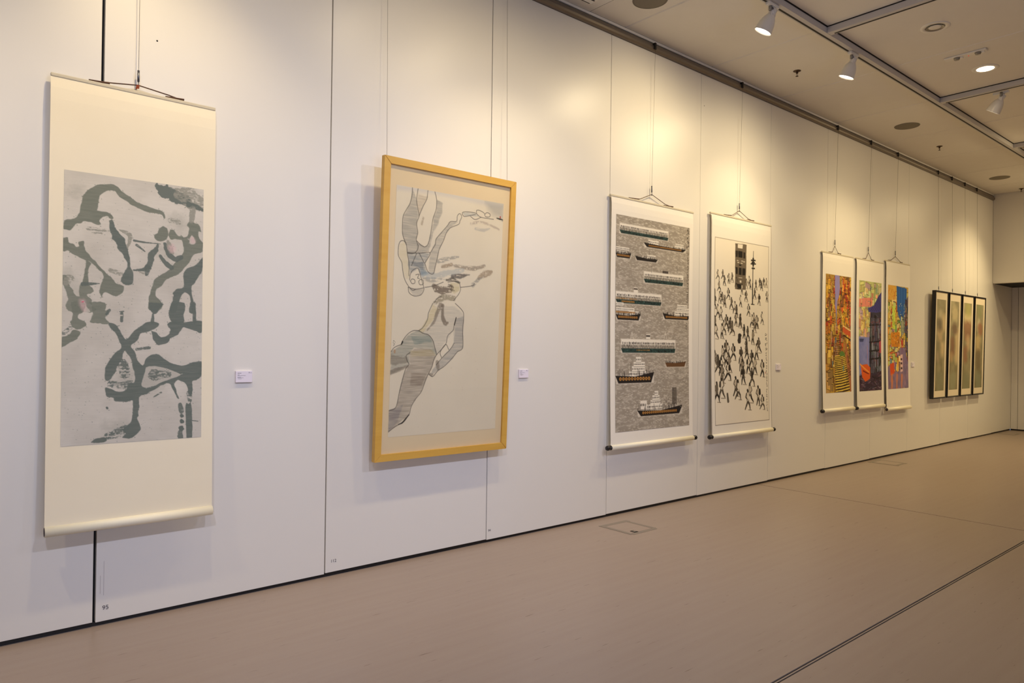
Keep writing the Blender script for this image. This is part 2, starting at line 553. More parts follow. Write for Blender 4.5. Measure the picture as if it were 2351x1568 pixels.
def downlight(label, x, y, lit, key='down'):
    t = thing('recessed_downlight', label, 'downlight', (x, y, ZC), 'recessed downlights')
    lathe('trim_ring', [(.072, .0), (.075, -.006), (.105, -.007), (.112, -.002), (.112, .001), (.072, .001)], M['white'], t, n=36)
    if lit:
        lathe('lamp_face', [(0, -.005), (.072, -.004), (.072, .0), (0, .0)], M['down'], t, n=32)
        l = bpy.data.lights.new('downlight_beam', 'SPOT')
        l.energy, l.color = LIGHT[key]
        l.spot_size = math.radians(160)
        l.spot_blend = 1
        l.shadow_soft_size = .07
        lo = bpy.data.objects.new('downlight_beam', l)
        COL.objects.link(lo)
        lo.parent = t
        lo.location = (0, 0, -.02)
    else:
        lathe('inner_cup', [(.070, -.008), (.066, -.004), (.055, -.0005), (0, -.0005), (0, -.002), (.05, -.003), (.068, -.010)], M['lens'], t, n=32)
        lathe('lamp_face', [(0, -.004), (.042, -.0055), (.05, -.003), (0, -.002)], M['white'], t, n=24)
    return t
downlight('lit recessed downlight glowing in the ceiling', 7.81, -1.73, True)
downlight('added fill downlight out of view near the far bulkhead', 12.2, -3.6, True, 'far')  # unseen lamp added to lift the bulkhead and recess
downlight('unlit recessed downlight with a tilted white cup', 6.50, -1.743, False)

for lb, x, y in (('round grey ceiling speaker cut by the top edge of the photo', 4.36, -.455),
                 ('round grey ceiling speaker between the two sprinklers', 9.13, -.53),
                 ('farthest round grey ceiling speaker', 12.89, -.456)):
    t = thing('ceiling_speaker', lb, 'speaker', (x, y, ZC), 'ceiling speakers')
    lathe('grille', [(0, -.006), (.12, -.005), (.128, -.003), (.128, 0), (0, 0)], M['spk'], t, n=36)
    lathe('rim', [(.128, 0), (.128, -.0045), (.136, -.004), (.138, 0)], M['spk'], t, n=36, closed=True)

for lb, x, y in (('bronze fire sprinkler nearest the camera', 6.545, -.504),
                 ('bronze fire sprinkler in the middle of the ceiling strip', 10.351, -.47),
                 ('farthest bronze fire sprinkler at the right edge', 14.0, -.46)):
    t = thing('fire_sprinkler', lb, 'sprinkler', (x, y, ZC), 'ceiling fire sprinklers')
    lathe('escutcheon', [(.0, -.012), (.012, -.012), (.022, -.008), (.036, -.003), (.037, 0), (0, 0)], M['brass'], t, n=24)
    lathe('nozzle', [(0, -.026), (.010, -.026), (.011, -.012), (0, -.012)], M['brass'], t, n=14)
    bm = bmesh.new()
    for s in (-1, 1):
        add_tube(bm, [(s * .009, 0, -.024), (s * .011, 0, -.036), (s * .004, 0, -.05)], .0022, 6)
    from_bm('frame_arm', bm, M['brass'], t)
    lathe('deflector', [(0, -.054), (.013, -.054), (.014, -.051), (0, -.049)], M['brass'], t, n=18)

t = thing('emergency_light', 'small twin-head emergency light beside the lit downlight', 'emergency light', (7.30, -1.72, ZC))
box('body', -.035, .035, -.17, .17, -.016, 0, M['white'], t, bev=.006)
for y in (-.10, .07):
    lathe('lamp_head', [(0, -.034), (.022, -.033), (.027, -.016), (0, -.016)], M['lens'], t, n=18, origin=(0, y, 0))
    box('head_bracket', -.012, .012, y - .05, y - .03, -.03, -.016, M['white'], t)
lathe('indicator', [(0, -.019), (.005, -.018), (.005, -.016), (0, -.016)], M['red'], t, n=10, origin=(.02, -.02, 0))

# air vent board at the head of the picture
t = thing('air_vent', 'white ceiling air vent with dark louvre slots at the top edge', 'air vent', (3.62, -.36, ZC))
bm = bmesh.new()
X0, X1, Y0, Y1 = -.53, .525, -.33, .35
for p in ((X0, X1, Y0, Y0 + .03), (X0, X1, Y1 - .006, Y1), (X0, X0 + .03, Y0 + .03, Y1 - .006), (X1 - .006, X1, Y0 + .03, Y1 - .006)):
    add_box(bm, *p, -.0012, .002)
bmesh.ops.recalc_face_normals(bm, faces=bm.faces)
from_bm('joint_frame', bm, M['slot'], t)
box('vent_plate', X0 + .03, X1 - .006, Y0 + .03, Y1 - .006, -.003, .002, M['white'], t)
box('vent_throat', -.40, .42, -.26, .255, -.0045, -.003, M['slot'], t)
for k in range(9):
    y = -.255 + k * .057
    bm = bmesh.new()
    vs = [bm.verts.new(v) for v in ((-.40, y, -.006), (.42, y, -.006), (.42, y + .032, -.012), (-.40, y + .032, -.012),
                                    (-.40, y, -.008), (.42, y, -.008), (.42, y + .032, -.014), (-.40, y + .032, -.014))]
    for f in ((0, 1, 2, 3), (7, 6, 5, 4), (0, 4, 5, 1), (2, 6, 7, 3), (1, 5, 6, 2), (0, 3, 7, 4)):
        bm.faces.new([vs[i] for i in f])
    bmesh.ops.recalc_face_normals(bm, faces=bm.faces)
    from_bm('louvre_slat', bm, M['white'], t)

# ------------------------------------------------------------------ numpy painter for the pictures
def value_noise(h, w, cy, cx, rng):
    g = rng.random((cy + 2, cx + 2))
    y = np.linspace(0, cy, h, endpoint=False)
    x = np.linspace(0, cx, w, endpoint=False)
    yi, xi = y.astype(int), x.astype(int)
    fy, fx = (y - yi)[:, None], (x - xi)[None, :]
    fy, fx = fy * fy * (3 - 2 * fy), fx * fx * (3 - 2 * fx)
    a, b = g[yi][:, xi], g[yi][:, xi + 1]
    c, d = g[yi + 1][:, xi], g[yi + 1][:, xi + 1]
    return (a * (1 - fx) + b * fx) * (1 - fy) + (c * (1 - fx) + d * fx) * fy

def fbm(h, w, cy, cx, rng, oct=4):
    s, a, t = np.zeros((h, w)), 1.0, 0.0
    for _ in range(oct):
        s += a * value_noise(h, w, int(cy), int(cx), rng)
        t += a
        a *= .5
        cy, cx = min(cy * 2, h), min(cx * 2, w)
    return s / t

class Canvas:
    def __init__(self, wpx, hpx, corners, base, seed=1):
        """corners: photo pixels of the picture's tl, tr, br, bl"""
        self.w, self.h = wpx, hpx
        self.rng = np.random.default_rng(seed)
        self.a = np.empty((hpx, wpx, 3))
        self.a[:] = base
        self.n1 = fbm(hpx, wpx, hpx // 14, wpx // 14, self.rng, 3)
        self.nf = fbm(hpx, wpx, hpx // 4, wpx // 4, self.rng, 3)
        self.ns = fbm(hpx, wpx, hpx // 2, max(3, wpx // 24), self.rng, 2)      # streaks along x
        dst = [(0, 0), (wpx, 0), (wpx, hpx), (0, hpx)]
        A, b = [], []
        for (x, y), (u, v) in zip(corners, dst):
            A += [[x, y, 1, 0, 0, 0, -u * x, -u * y], [0, 0, 0, x, y, 1, -v * x, -v * y]]
            b += [u, v]
        self.hm = np.append(np.linalg.solve(np.array(A, float), np.array(b, float)), 1).reshape(3, 3)
        c = np.array(corners, float)
        self.k = hpx / (.5 * (np.hypot(*(c[3] - c[0])) + np.hypot(*(c[2] - c[1]))))    # canvas px per photo px (vertical)
    def map(self, pts, crop=(0, 0, 1.0)):
        p = np.asarray(pts, float)[:, :2] / crop[2] + np.array(crop[:2])
        q = np.c_[p, np.ones(len(p))] @ self.hm.T
        return q[:, :2] / q[:, 2:]
    def blend(self, sl, al, col):
        al = np.clip(al, 0, 1)[..., None]
        self.a[sl] = self.a[sl] * (1 - al) + np.asarray(col, float) * al
    def stroke_c(self, P, wd, col, alpha=1.0, rough=.25, soft=1.0, dry=0.0, streak=0.0):
        """P in canvas px, wd = full widths"""
        P = np.asarray(P, float)
        wd = np.asarray(wd, float)
        mx = wd.max() * .5 * (1 + rough) + 2 + soft
        x0, x1 = int(max(0, P[:, 0].min() - mx)), int(min(self.w, P[:, 0].max() + mx + 1))
        y0, y1 = int(max(0, P[:, 1].min() - mx)), int(min(self.h, P[:, 1].max() + mx + 1))
        if x1 <= x0 or y1 <= y0:
            return
        X, Y = np.meshgrid(np.arange(x0, x1) + .5, np.arange(y0, y1) + .5)
        best = np.full(X.shape, 1e9)
        for i in range(max(1, len(P) - 1)):
            a = P[i]
            b = P[min(i + 1, len(P) - 1)]
            wa, wb = wd[i], wd[min(i + 1, len(P) - 1)]
            ab = b - a
            L = max(ab @ ab, 1e-9)
            t = np.clip(((X - a[0]) * ab[0] + (Y - a[1]) * ab[1]) / L, 0, 1)
            d = np.hypot(X - a[0] - t * ab[0], Y - a[1] - t * ab[1]) - .5 * (wa + (wb - wa) * t)
            best = np.minimum(best, d)
        sl = (slice(y0, y1), slice(x0, x1))
        best = best + (self.n1[sl] - .5) * rough * wd.max() + (self.nf[sl] - .5) * rough * wd.max() * .5
        al = np.clip(.5 - best / soft, 0, 1) * alpha
        if dry:
            al = al * np.clip((self.ns[sl] * .5 + self.nf[sl] * .5 - .5 + (1 - dry) * .45) * 7, 0, 1)
        if streak:
            al = al * (1 - streak + streak * 2 * self.ns[sl])
        self.blend(sl, al, col)
    def smooth(self, P, wd, n=5):
        if len(P) < 3:
            return P, wd
        Q, V = [], []
        E = np.vstack([2 * P[0] - P[1], P, 2 * P[-1] - P[-2]])
        for i in range(1, len(E) - 2):
            for t in np.linspace(0, 1, n, endpoint=False):
                a, b, c, d = E[i - 1:i + 3]
                Q.append(.5 * (2 * b + (c - a) * t + (2 * a - 5 * b + 4 * c - d) * t * t + (3 * b - a - 3 * c + d) * t ** 3))
                V.append(wd[i - 1] + (wd[i] - wd[i - 1]) * t)
        return np.vstack(Q + [P[-1]]), np.array(V + [wd[-1]])
    def stroke(self, pts, col, crop=(0, 0, 1.0), w=None, **kw):
        P = self.map(pts, crop)
        wd = np.array([p[2] if len(p) > 2 else w for p in pts], float) / crop[2] * self.k
        P, wd = self.smooth(P, wd)
        self.stroke_c(P, wd, col, **kw)
    def poly_c(self, P, col, alpha=1.0, soft=1.2, rough=0.0, streak=0.0):
        P = np.asarray(P, float)
        x0, x1 = int(max(0, P[:, 0].min() - 3)), int(min(self.w, P[:, 0].max() + 4))
        y0, y1 = int(max(0, P[:, 1].min() - 3)), int(min(self.h, P[:, 1].max() + 4))
        if x1 <= x0 or y1 <= y0:
            return
        X, Y = np.meshgrid(np.arange(x0, x1) + .5, np.arange(y0, y1) + .5)
        ins = np.zeros(X.shape, bool)
        d2 = np.full(X.shape, 1e9)
        n = len(P)
        for i in range(n):
            a, b = P[i], P[(i + 1) % n]
            c = ((a[1] > Y) != (b[1] > Y)) & (X < (b[0] - a[0]) * (Y - a[1]) / (b[1] - a[1] + 1e-12) + a[0])
            ins ^= c
            ab = b - a
            t = np.clip(((X - a[0]) * ab[0] + (Y - a[1]) * ab[1]) / max(ab @ ab, 1e-9), 0, 1)
            d2 = np.minimum(d2, np.hypot(X - a[0] - t * ab[0], Y - a[1] - t * ab[1]))
        sd = np.where(ins, -d2, d2)
        sl = (slice(y0, y1), slice(x0, x1))
        if rough:
            sd = sd + (self.n1[sl] - .5) * rough
        al = np.clip(.5 - sd / soft, 0, 1) * alpha
        if streak:
            al = al * (1 - streak + streak * 2 * self.ns[sl])
        self.blend(sl, al, col)
    def poly(self, pts, col, crop=(0, 0, 1.0), **kw):
        self.poly_c(self.map(pts, crop), col, **kw)
    def rect(self, x0, y0, x1, y1, col, alpha=1.0, **kw):
        self.poly_c([(x0, y0), (x1, y0), (x1, y1), (x0, y1)], col, alpha, **kw)
    def glyphs(self, x, y0, y1, size, col, alpha=.85):
        """a column of small brushed characters"""
        y = y0
        while y < y1:
            for _ in range(4):
                a = np.array([x, y]) + (self.rng.random(2) - .5) * size * .9
                ang = self.rng.choice([0, .1, 1.5, 1.6, .8, 2.3])
                l = size * self.rng.uniform(.25, .5)
                self.stroke_c([a - l * .5 * np.array([math.cos(ang), math.sin(ang)]), a + l * .5 * np.array([math.cos(ang), math.sin(ang)])],
                              [size * .16] * 2, col, alpha, rough=0)
            y += size * self.rng.uniform(1.1, 1.35)

# ---- picture 1: abstract ink
def paint_ink():
    c = Canvas(320, 640, [(146, 392), (468, 433), (464, 1001), (143, 1022)], (212, 205, 190), 3)
    g = fbm(640, 320, 10, 5, c.rng, 5)
    c.a += ((g - .5) * 26)[..., None] + ((c.ns - .5) * 7)[..., None]
    c.a += np.linspace(0, -8, 640)[:, None, None] * np.array([1.0, .9, .6])
    A, B = (120, 380, 4.7514), (120, 700, 4.611)
    ink, ink2, pale = (124, 128, 114), (106, 114, 106), (156, 154, 140)
    for pts, cr in (([(180, 1200), (230, 1300), (330, 1440)], A), ([(1180, 900), (1260, 980)], A), ([(260, 300)], A), ([(600, 1290), (760, 1300)], B),
                    ([(1150, 800), (1100, 780)], B), ([(800, 740), (760, 820)], B), ([(1350, 600), (1400, 620)], A), ([(1560, 300), (1600, 340)], A)):
        c.stroke([(x, y, 130) for x, y in pts], pale, cr, alpha=.28, soft=24, rough=.8)
    def area(pts, cr, col, al=.95, rg=5.0):
        P = c.map(pts, cr)
        P, _ = c.smooth(np.vstack([P, P[:1]]), np.ones(len(P) + 1), 3)
        c.poly_c(P, col, alpha=al, soft=1.3, rough=rg, streak=.10)
        for k in range(0, len(P), 2):                      # broken brush edge
            if c.rng.random() < .5:
                r = c.rng.uniform(.8, 2.2)
                q = P[k] + c.rng.normal(0, 1.8, 2)
                c.stroke_c([q, q + c.rng.normal(0, 1.2, 2)], [r, r * .6], col, alpha=.8, rough=.2)
    def ground(pts, cr, al=.9):
        area(pts, cr, (206, 198, 184), al, 4.0)
    area([(125, 620), (160, 598), (240, 590), (290, 545), (305, 500), (310, 430), (330, 350), (370, 300), (430, 250), (500, 220), (580, 212), (660, 220), (710, 240),
          (740, 275), (800, 325), (860, 360), (910, 395), (960, 420), (1040, 450), (1120, 475), (1190, 495), (1220, 525), (1228, 560), (1222, 582), (1205, 575), (1195, 545),
          (1160, 525), (1090, 515), (1000, 500), (920, 465), (860, 430), (790, 385), (730, 345), (680, 290), (640, 280), (590, 282), (540, 310), (510, 350), (498, 400),
          (490, 460), (480, 505), (540, 510), (600, 515), (640, 540), (658, 580), (640, 590), (600, 560), (560, 570), (525, 590), (510, 620), (530, 650), (490, 655),
          (440, 640), (390, 625), (345, 618), (310, 640), (255, 650), (225, 690), (190, 718), (150, 715), (118, 705)], A, ink)
    area([(615, 610), (650, 600), (670, 630), (690, 690), (720, 720), (740, 760), (790, 800), (800, 850), (830, 930), (845, 990), (855, 1060), (865, 1130), (885, 1200),
          (885, 1280), (850, 1305), (790, 1300), (755, 1270), (760, 1220), (790, 1180), (810, 1120), (815, 1060), (790, 1010), (770, 960), (720, 920), (690, 860), (650, 810),
          (640, 750), (620, 700), (615, 650)], A, ink2, rg=8)
    area([(118, 800), (170, 800), (180, 850), (240, 870), (260, 900), (290, 890), (280, 850), (320, 835), (350, 840), (355, 890), (375, 950), (430, 1010), (490, 1070),
          (530, 1120), (590, 1180), (650, 1230), (700, 1290), (760, 1310), (785, 1330), (775, 1390), (740, 1420), (690, 1435), (640, 1410), (590, 1390), (560, 1410),
          (545, 1455), (525, 1410), (515, 1380), (530, 1310), (560, 1240), (550, 1180), (500, 1140), (470, 1100), (420, 1060), (370, 1045), (290, 1010), (220, 970), (170, 945), (118, 940)], A, ink)
    area([(375, 1040), (420, 1070), (405, 1130), (393, 1200), (395, 1300), (345, 1300), (345, 1200), (365, 1110)], A, ink)
    area([(118, 1200), (170, 1230), (190, 1300), (220, 1360), (260, 1420), (310, 1440), (300, 1380), (320, 1310), (390, 1310), (450, 1370), (440, 1400), (390, 1420),
          (420, 1470), (450, 1530), (480, 1600), (180, 1600), (175, 1480), (160, 1380), (118, 1290)], A, ink, .85, 9)
    ground([(310, 1500), (350, 1480), (380, 1540), (420, 1600), (330, 1600)], A, .8)
    area([(1645, 880), (1645, 940), (1560, 960), (1520, 1000), (1490, 1060), (1440, 1120), (1380, 1180), (1300, 1215), (1230, 1250), (1190, 1310), (1140, 1350), (1130, 1400),
          (1150, 1440), (1200, 1490), (1210, 1530), (1180, 1580), (1060, 1580), (1058, 1480), (1070, 1400), (1090, 1310), (1130, 1240), (1200, 1190), (1290, 1130), (1340, 1060),
          (1400, 990), (1440, 930), (1430, 860), (1420, 790), (1470, 770), (1490, 680), (1470, 640), (1510, 600), (1560, 620), (1600, 640), (1630, 720), (1600, 720), (1610, 790), (1645, 840)], A, ink)
    ground([(1495, 800), (1520, 750), (1550, 780), (1565, 840), (1540, 860), (1500, 850)], A)
    area([(1645, 1000), (1645, 1150), (1600, 1200), (1560, 1280), (1525, 1320), (1530, 1400), (1550, 1480), (1565, 1600), (1505, 1600), (1510, 1480), (1490, 1400), (1440, 1380),
          (1400, 1450), (1370, 1520), (1350, 1600), (1290, 1600), (1310, 1500), (1330, 1420), (1320, 1390), (1370, 1345), (1430, 1330), (1440, 1270), (1435, 1180), (1470, 1120), (1540, 1100), (1600, 1050)], A, ink2)
    area([(1210, 660), (1250, 690), (1258, 760), (1230, 820), (1170, 830), (1120, 800), (1115, 760), (1150, 740), (1160, 690)], A, ink)
    area([(1290, 700), (1330, 705), (1370, 770), (1420, 770), (1430, 800), (1340, 800), (1290, 800), (1275, 750)], A, ink)
    for st, d in (([(1225, 850, 34), (1245, 910, 50), (1285, 975, 60), (1345, 1020, 60), (1400, 1000, 60)], .0), ([(1260, 830, 30), (1290, 900, 60), (1320, 960, 30)], .5),
                  ([(1180, 985, 36), (1230, 1060, 48), (1300, 1112, 46)], .1), ([(1150, 870, 30), (1130, 920, 50), (1080, 980, 62), (1075, 1050, 60), (1040, 1110, 60), (980, 1140, 40), (890, 1146, 14)], .15),
                  ([(1040, 1120, 70), (1030, 1190, 40)], .4), ([(960, 1170, 20), (1000, 1180, 24)], .5), ([(1140, 222, 60), (1225, 285, 160), (1340, 330, 150), (1470, 385, 120)], .12),
                  ([(1380, 290, 120), (1480, 340, 210), (1580, 390, 220), (1660, 440, 160)], .62), ([(1490, 420, 60), (1580, 450, 60), (1660, 490, 30)], .2),
                  ([(1535, 470, 70), (1520, 600, 60)], .55), ([(890, 822, 24), (1000, 840, 16), (1180, 856, 10)], .3), ([(920, 870, 30), (1010, 940, 14)], .4),
                  ([(730, 710, 16), (840, 760, 50), (840, 830, 40), (820, 900, 16)], .62), ([(340, 1300, 40), (520, 1295, 12)], .4), ([(640, 1150, 60), (740, 1180, 50)], .7),
                  ([(400, 700, 60), (520, 740, 80), (600, 720, 40)], .85), ([(1290, 600, 60), (1370, 620, 60)], .85), ([(150, 1290, 60), (200, 1240, 80)], .7)):
        c.stroke(st, ink2 if d < .5 else pale, A, rough=.34, dry=d, alpha=.93)
    area([(600, 190), (680, 210), (720, 270), (780, 365), (840, 310), (900, 260), (970, 205), (1040, 180), (1120, 190), (1130, 210), (1100, 250), (1060, 265), (1000, 285), (935, 300),
          (925, 350), (900, 390), (840, 430), (870, 480), (895, 520), (910, 580), (965, 635), (1000, 570), (1050, 530), (1130, 525), (1180, 560), (1240, 600), (1330, 635), (1400, 640),
          (1470, 610), (1590, 590), (1590, 700), (1570, 760), (1530, 790), (1490, 805), (1490, 900), (1470, 960), (1455, 940), (1440, 880), (1420, 840), (1370, 800), (1330, 790),
          (1300, 830), (1310, 880), (1350, 985), (1320, 965), (1280, 880), (1240, 830), (1160, 850), (1080, 890), (1000, 940), (930, 970), (925, 1060), (925, 1160), (910, 1190),
          (940, 1270), (930, 1320), (880, 1380), (820, 1400), (750, 1390), (790, 1350), (760, 1310), (830, 1250), (850, 1200), (860, 1100), (865, 1000), (800, 1015), (720, 1022),
          (665, 1010), (655, 975), (590, 965), (570, 900), (575, 870), (640, 890), (720, 910), (790, 890), (830, 820), (880, 815), (880, 720), (860, 650), (840, 580), (800, 520),
          (770, 490), (740, 580), (690, 650), (680, 700), (630, 770), (600, 800), (568, 790), (567, 720), (580, 640), (620, 570), (690, 490), (720, 470), (735, 420), (700, 350), (670, 290), (620, 240)], B, ink2)
    ground([(1000, 660), (1060, 645), (1150, 650), (1250, 680), (1370, 730), (1290, 770), (1180, 810), (1080, 850), (1000, 875), (950, 850), (965, 780)], B, .82)
    area([(1050, 270), (1110, 290), (1140, 330), (1190, 340), (1240, 310), (1255, 260), (1230, 200), (1290, 180), (1400, 180), (1590, 170), (1590, 295), (1500, 265), (1400, 235), (1370, 260),
          (1330, 310), (1250, 350), (1230, 390), (1130, 425), (1085, 390), (1070, 330)], B, ink2)
    area([(1270, -20), (1400, -20), (1400, 100), (1400, 185), (1290, 185), (1250, 130), (1240, 60)], B, ink2)
    area([(1480, -20), (1520, -20), (1530, 175), (1490, 180), (1490, 90)], B, ink2)
    area([(1025, -20), (1180, -20), (1130, 60), (1090, 95), (1040, 60)], B, ink2)
    area([(205, -20), (340, -20), (345, 80), (280, 110), (280, 150), (370, 190), (370, 230), (300, 260), (230, 240), (190, 190), (220, 140)], B, ink, .9, 9)
    area([(400, -20), (560, -20), (565, 60), (600, 50), (600, 100), (570, 140), (610, 190), (560, 210), (470, 200), (400, 190), (430, 150), (430, 80)], B, ink, .9, 7)
    area([(112, 350), (200, 310), (230, 270), (310, 290), (290, 330), (240, 380), (112, 450)], B, ink)
    area([(1450, 1040), (1480, 1050), (1490, 1400), (1430, 1400), (1420, 1060)], B, ink2, .95, 3)
    area([(430, 1440), (470, 1410), (570, 1390), (590, 1420), (540, 1445)], B, ink2)
    for st, d in (([(790, 1300, 60), (700, 1340, 90), (600, 1370, 80)], .75), ([(740, 90, 30), (740, 170, 30)], .5), ([(610, 60, 30), (580, 100, 30)], .2), ([(720, 75, 10), (760, 70, 12)], .2),
                  ([(1360, 1050, 50), (1372, 1120, 50)], .45), ([(1360, 1340, 60), (1365, 1400, 50)], .5), ([(1460, 930, 60), (1462, 1010, 40)], .7), ([(1490, 1215, 12), (1550, 1222, 8)], 0),
                  ([(1080, 970, 8), (1160, 920, 20)], .5), ([(760, 620, 90), (780, 720, 110)], .78), ([(900, 470, 30), (1030, 450, 30)], .6), ([(1100, 740, 120), (1250, 730, 60)], .8),
                  ([(620, 830, 60), (760, 850, 80), (840, 800, 40)], .72), ([(1070, 100, 20), (1065, 180, 34)], 0), ([(140, 300, 40), (200, 250, 40)], .8)):
        c.stroke(st, ink2, B, rough=.4, dry=d, alpha=.9)
    for x, y, r in ((1378, 1162, 38), (1378, 1220, 44), (1372, 1292, 58), (590, 1080, 22)):
        c.stroke([(x, y, r), (x + 4, y + 6, r)], ink2, B, rough=.4)
    for x, y, r in ((335, 1500, 60), (350, 1560, 40), (1310, 900, 70), (1530, 800, 60)):
        c.stroke([(x, y, r), (x + 4, y + 20, r)], (226, 186, 184), A, alpha=.55, soft=8, rough=.5)
    c.stroke([(335, 1494, 14), (350, 1490, 10)], (214, 96, 120), A, alpha=.8)
    for _ in range(520):
        x, y = c.rng.random() * 320, 640 * c.rng.random() ** .7
        r = c.rng.uniform(.5, 1.5)
        c.stroke_c([(x, y), (x + r * .5, y)], [r, r], ink2, alpha=c.rng.uniform(.3, .8), rough=0)
    return c

# ---- picture 2: swimmers in line and wash
def paint_swimmers():
    c = Canvas(300, 540, [(917, 436), (1160, 474), (1140, 985), (897, 997)], (246, 228, 200), 5)
    g = fbm(540, 300, 6, 4, c.rng, 4)
    c.a += ((g - .5) * 10)[..., None]
    A, B = (840, 340, 4.355), (840, 700, 4.1275)
    line, grey, brown, yel, blue = (74, 66, 60), (158, 150, 138), (150, 124, 98), (206, 182, 120), (140, 150, 156)
    # washes
    c.poly([(333, 420), (620, 450), (1395, 590), (1395, 640), (700, 500), (333, 470)], (214, 204, 200), A, alpha=.5, soft=10)
    c.poly([(1210, 565), (1395, 590), (1390, 740), (1290, 700), (1240, 640)], (176, 168, 158), A, alpha=.55, soft=18)
    W_ = [([(490, 460), (530, 560), (548, 720), (530, 800), (540, 880), (525, 960), (545, 1010), (520, 1080), (445, 1080), (410, 950), (393, 890), (395, 740), (430, 660), (470, 590)], grey, A, .55),
          ([(540, 500), (635, 530), (590, 640), (553, 720), (535, 640)], brown, A, .26),
          ([(725, 560), (785, 590), (780, 690), (740, 790), (690, 890), (650, 1060), (540, 1070), (530, 970), (610, 1018), (640, 990), (680, 830), (720, 660)], grey, A, .55),
          ([(850, 780), (930, 770), (860, 830), (820, 880), (770, 1000), (730, 1130), (700, 1280), (640, 1260), (660, 1090), (710, 980), (720, 940)], grey, A, .42),
          ([(360, 1000), (420, 970), (440, 1100), (450, 1180), (455, 1320), (420, 1330), (385, 1170), (352, 1100)], yel, A, .22),
          ([(445, 1080), (660, 1080), (610, 1180), (630, 1270), (570, 1290), (540, 1230), (470, 1270), (450, 1200)], (128, 132, 134), A, .55),
          ([(480, 1170), (590, 1170), (600, 1250), (520, 1210)], (104, 110, 114), A, .5),
          ([(560, 1220), (660, 1270), (580, 1320)], (128, 150, 166), A, .55),
          ([(450, 1420), (600, 1420), (570, 1490), (500, 1490)], (176, 164, 148), A, .4),
          ([(980, 680), (1090, 680), (1160, 720), (1060, 710), (1000, 715)], (188, 186, 178), A, .6),
          ([(860, 1360), (950, 1370), (950, 1440), (900, 1470), (860, 1440)], yel, A, .45),
          ([(650, 0), (720, 60), (650, 160), (560, 270), (520, 250), (600, 150)], yel, B, .42),
          ([(700, 20), (860, 30), (940, 110), (930, 420), (850, 370), (840, 250), (690, 470), (650, 340), (560, 270), (660, 160)], (196, 184, 166), B, .42),
          ([(265, 440), (360, 375), (420, 285), (520, 252), (610, 290), (660, 360), (685, 480), (620, 420), (480, 410), (430, 470), (440, 560), (258, 650)], (150, 148, 132), B, .6),
          ([(450, 300), (610, 300), (640, 350), (480, 380)], (132, 146, 136), B, .45),
          ([(480, 410), (620, 420), (680, 490), (640, 590), (545, 810), (450, 950), (420, 1030), (300, 1130), (240, 1175), (245, 980), (310, 950), (340, 820), (390, 640), (440, 550), (430, 460)], (158, 142, 124), B, .6),
          ([(440, 430), (640, 430), (680, 480), (450, 490)], yel, B, .35),
          ([(450, 640), (600, 640), (545, 760), (440, 750)], (138, 118, 100), B, .4),
          ([(860, 150), (935, 120), (930, 420), (880, 450), (830, 520), (700, 620), (620, 660), (680, 570), (800, 440), (850, 360)], (166, 158, 148), B, .55),
          ([(245, 985), (310, 950), (380, 920), (330, 1080), (240, 1170)], (140, 130, 130), B, .5)]
    for p, col, cr, al in W_:
        c.poly(p, col, cr, alpha=al * .82, soft=3, rough=5, streak=.55)
    for s, col, al, d in (([(740, 1160, 40), (840, 1130, 40), (940, 1112, 14)], grey, .7, .3), ([(780, 1210, 26), (870, 1190, 34)], brown, .7, .3),
                          ([(890, 1200, 22), (1000, 1215, 40), (1100, 1225, 44), (1200, 1200, 20)], (146, 128, 110), .7, .35),
                          ([(880, 1300, 34), (960, 1300, 40), (1050, 1288, 10)], (96, 88, 82), .85, .15), ([(1150, 1310, 50), (1215, 1280, 70), (1265, 1255, 40)], brown, .65, .3),
                          ([(600, 1330, 40), (700, 1340, 50), (800, 1330, 20)], grey, .6, .5), ([(640, 1310, 50), (800, 1280, 60), (980, 1240, 40)], (176, 180, 178), .5, .2),
                          ([(1085, 1385, 44), (1140, 1335, 30), (1190, 1310, 24)], grey, .7, .4), ([(820, 1340, 20), (880, 1335, 34), (950, 1365, 14)], (90, 82, 72), .85, .2),
                          ([(710, 1410, 70), (760, 1440, 80), (830, 1440, 70), (860, 1410, 60)], (104, 88, 74), .8, .25), ([(700, 1560, 40), (800, 1500, 70), (890, 1520, 50)], (128, 114, 88), .6, .45),
                          ([(1065, 785, 24), (1160, 770, 26), (1250, 795, 20), (1345, 840, 14)], (178, 154, 136), .6, .2), ([(1110, 835, 20), (1185, 850, 30), (1250, 832, 10)], (196, 186, 174), .7, .1),
                          ([(1330, 730, 12), (1385, 750, 26)], (120, 116, 110), .7, .2), ([(580, 800, 26), (595, 740, 20)], brown, .5, .2)):
        c.stroke(s, col, A, rough=.45, dry=min(.8, d + .28), alpha=al * .85, soft=2.5)
    for s, al in (([(720, 20, 50), (690, 90, 40), (660, 170, 26), (600, 245, 16)], .55), ([(745, 20, 30), (740, 110, 36), (765, 180, 40), (790, 180, 20)], .7),
                  ([(258, 520, 90), (400, 520, 60)], .35), ([(260, 630, 46), (420, 575, 20)], .5), ([(690, 540, 36), (700, 600, 30)], .5), ([(640, 660, 30), (620, 650, 20)], .5)):
        c.stroke(s, (124, 108, 92), B, rough=.35, dry=.35, alpha=al, soft=2.5)
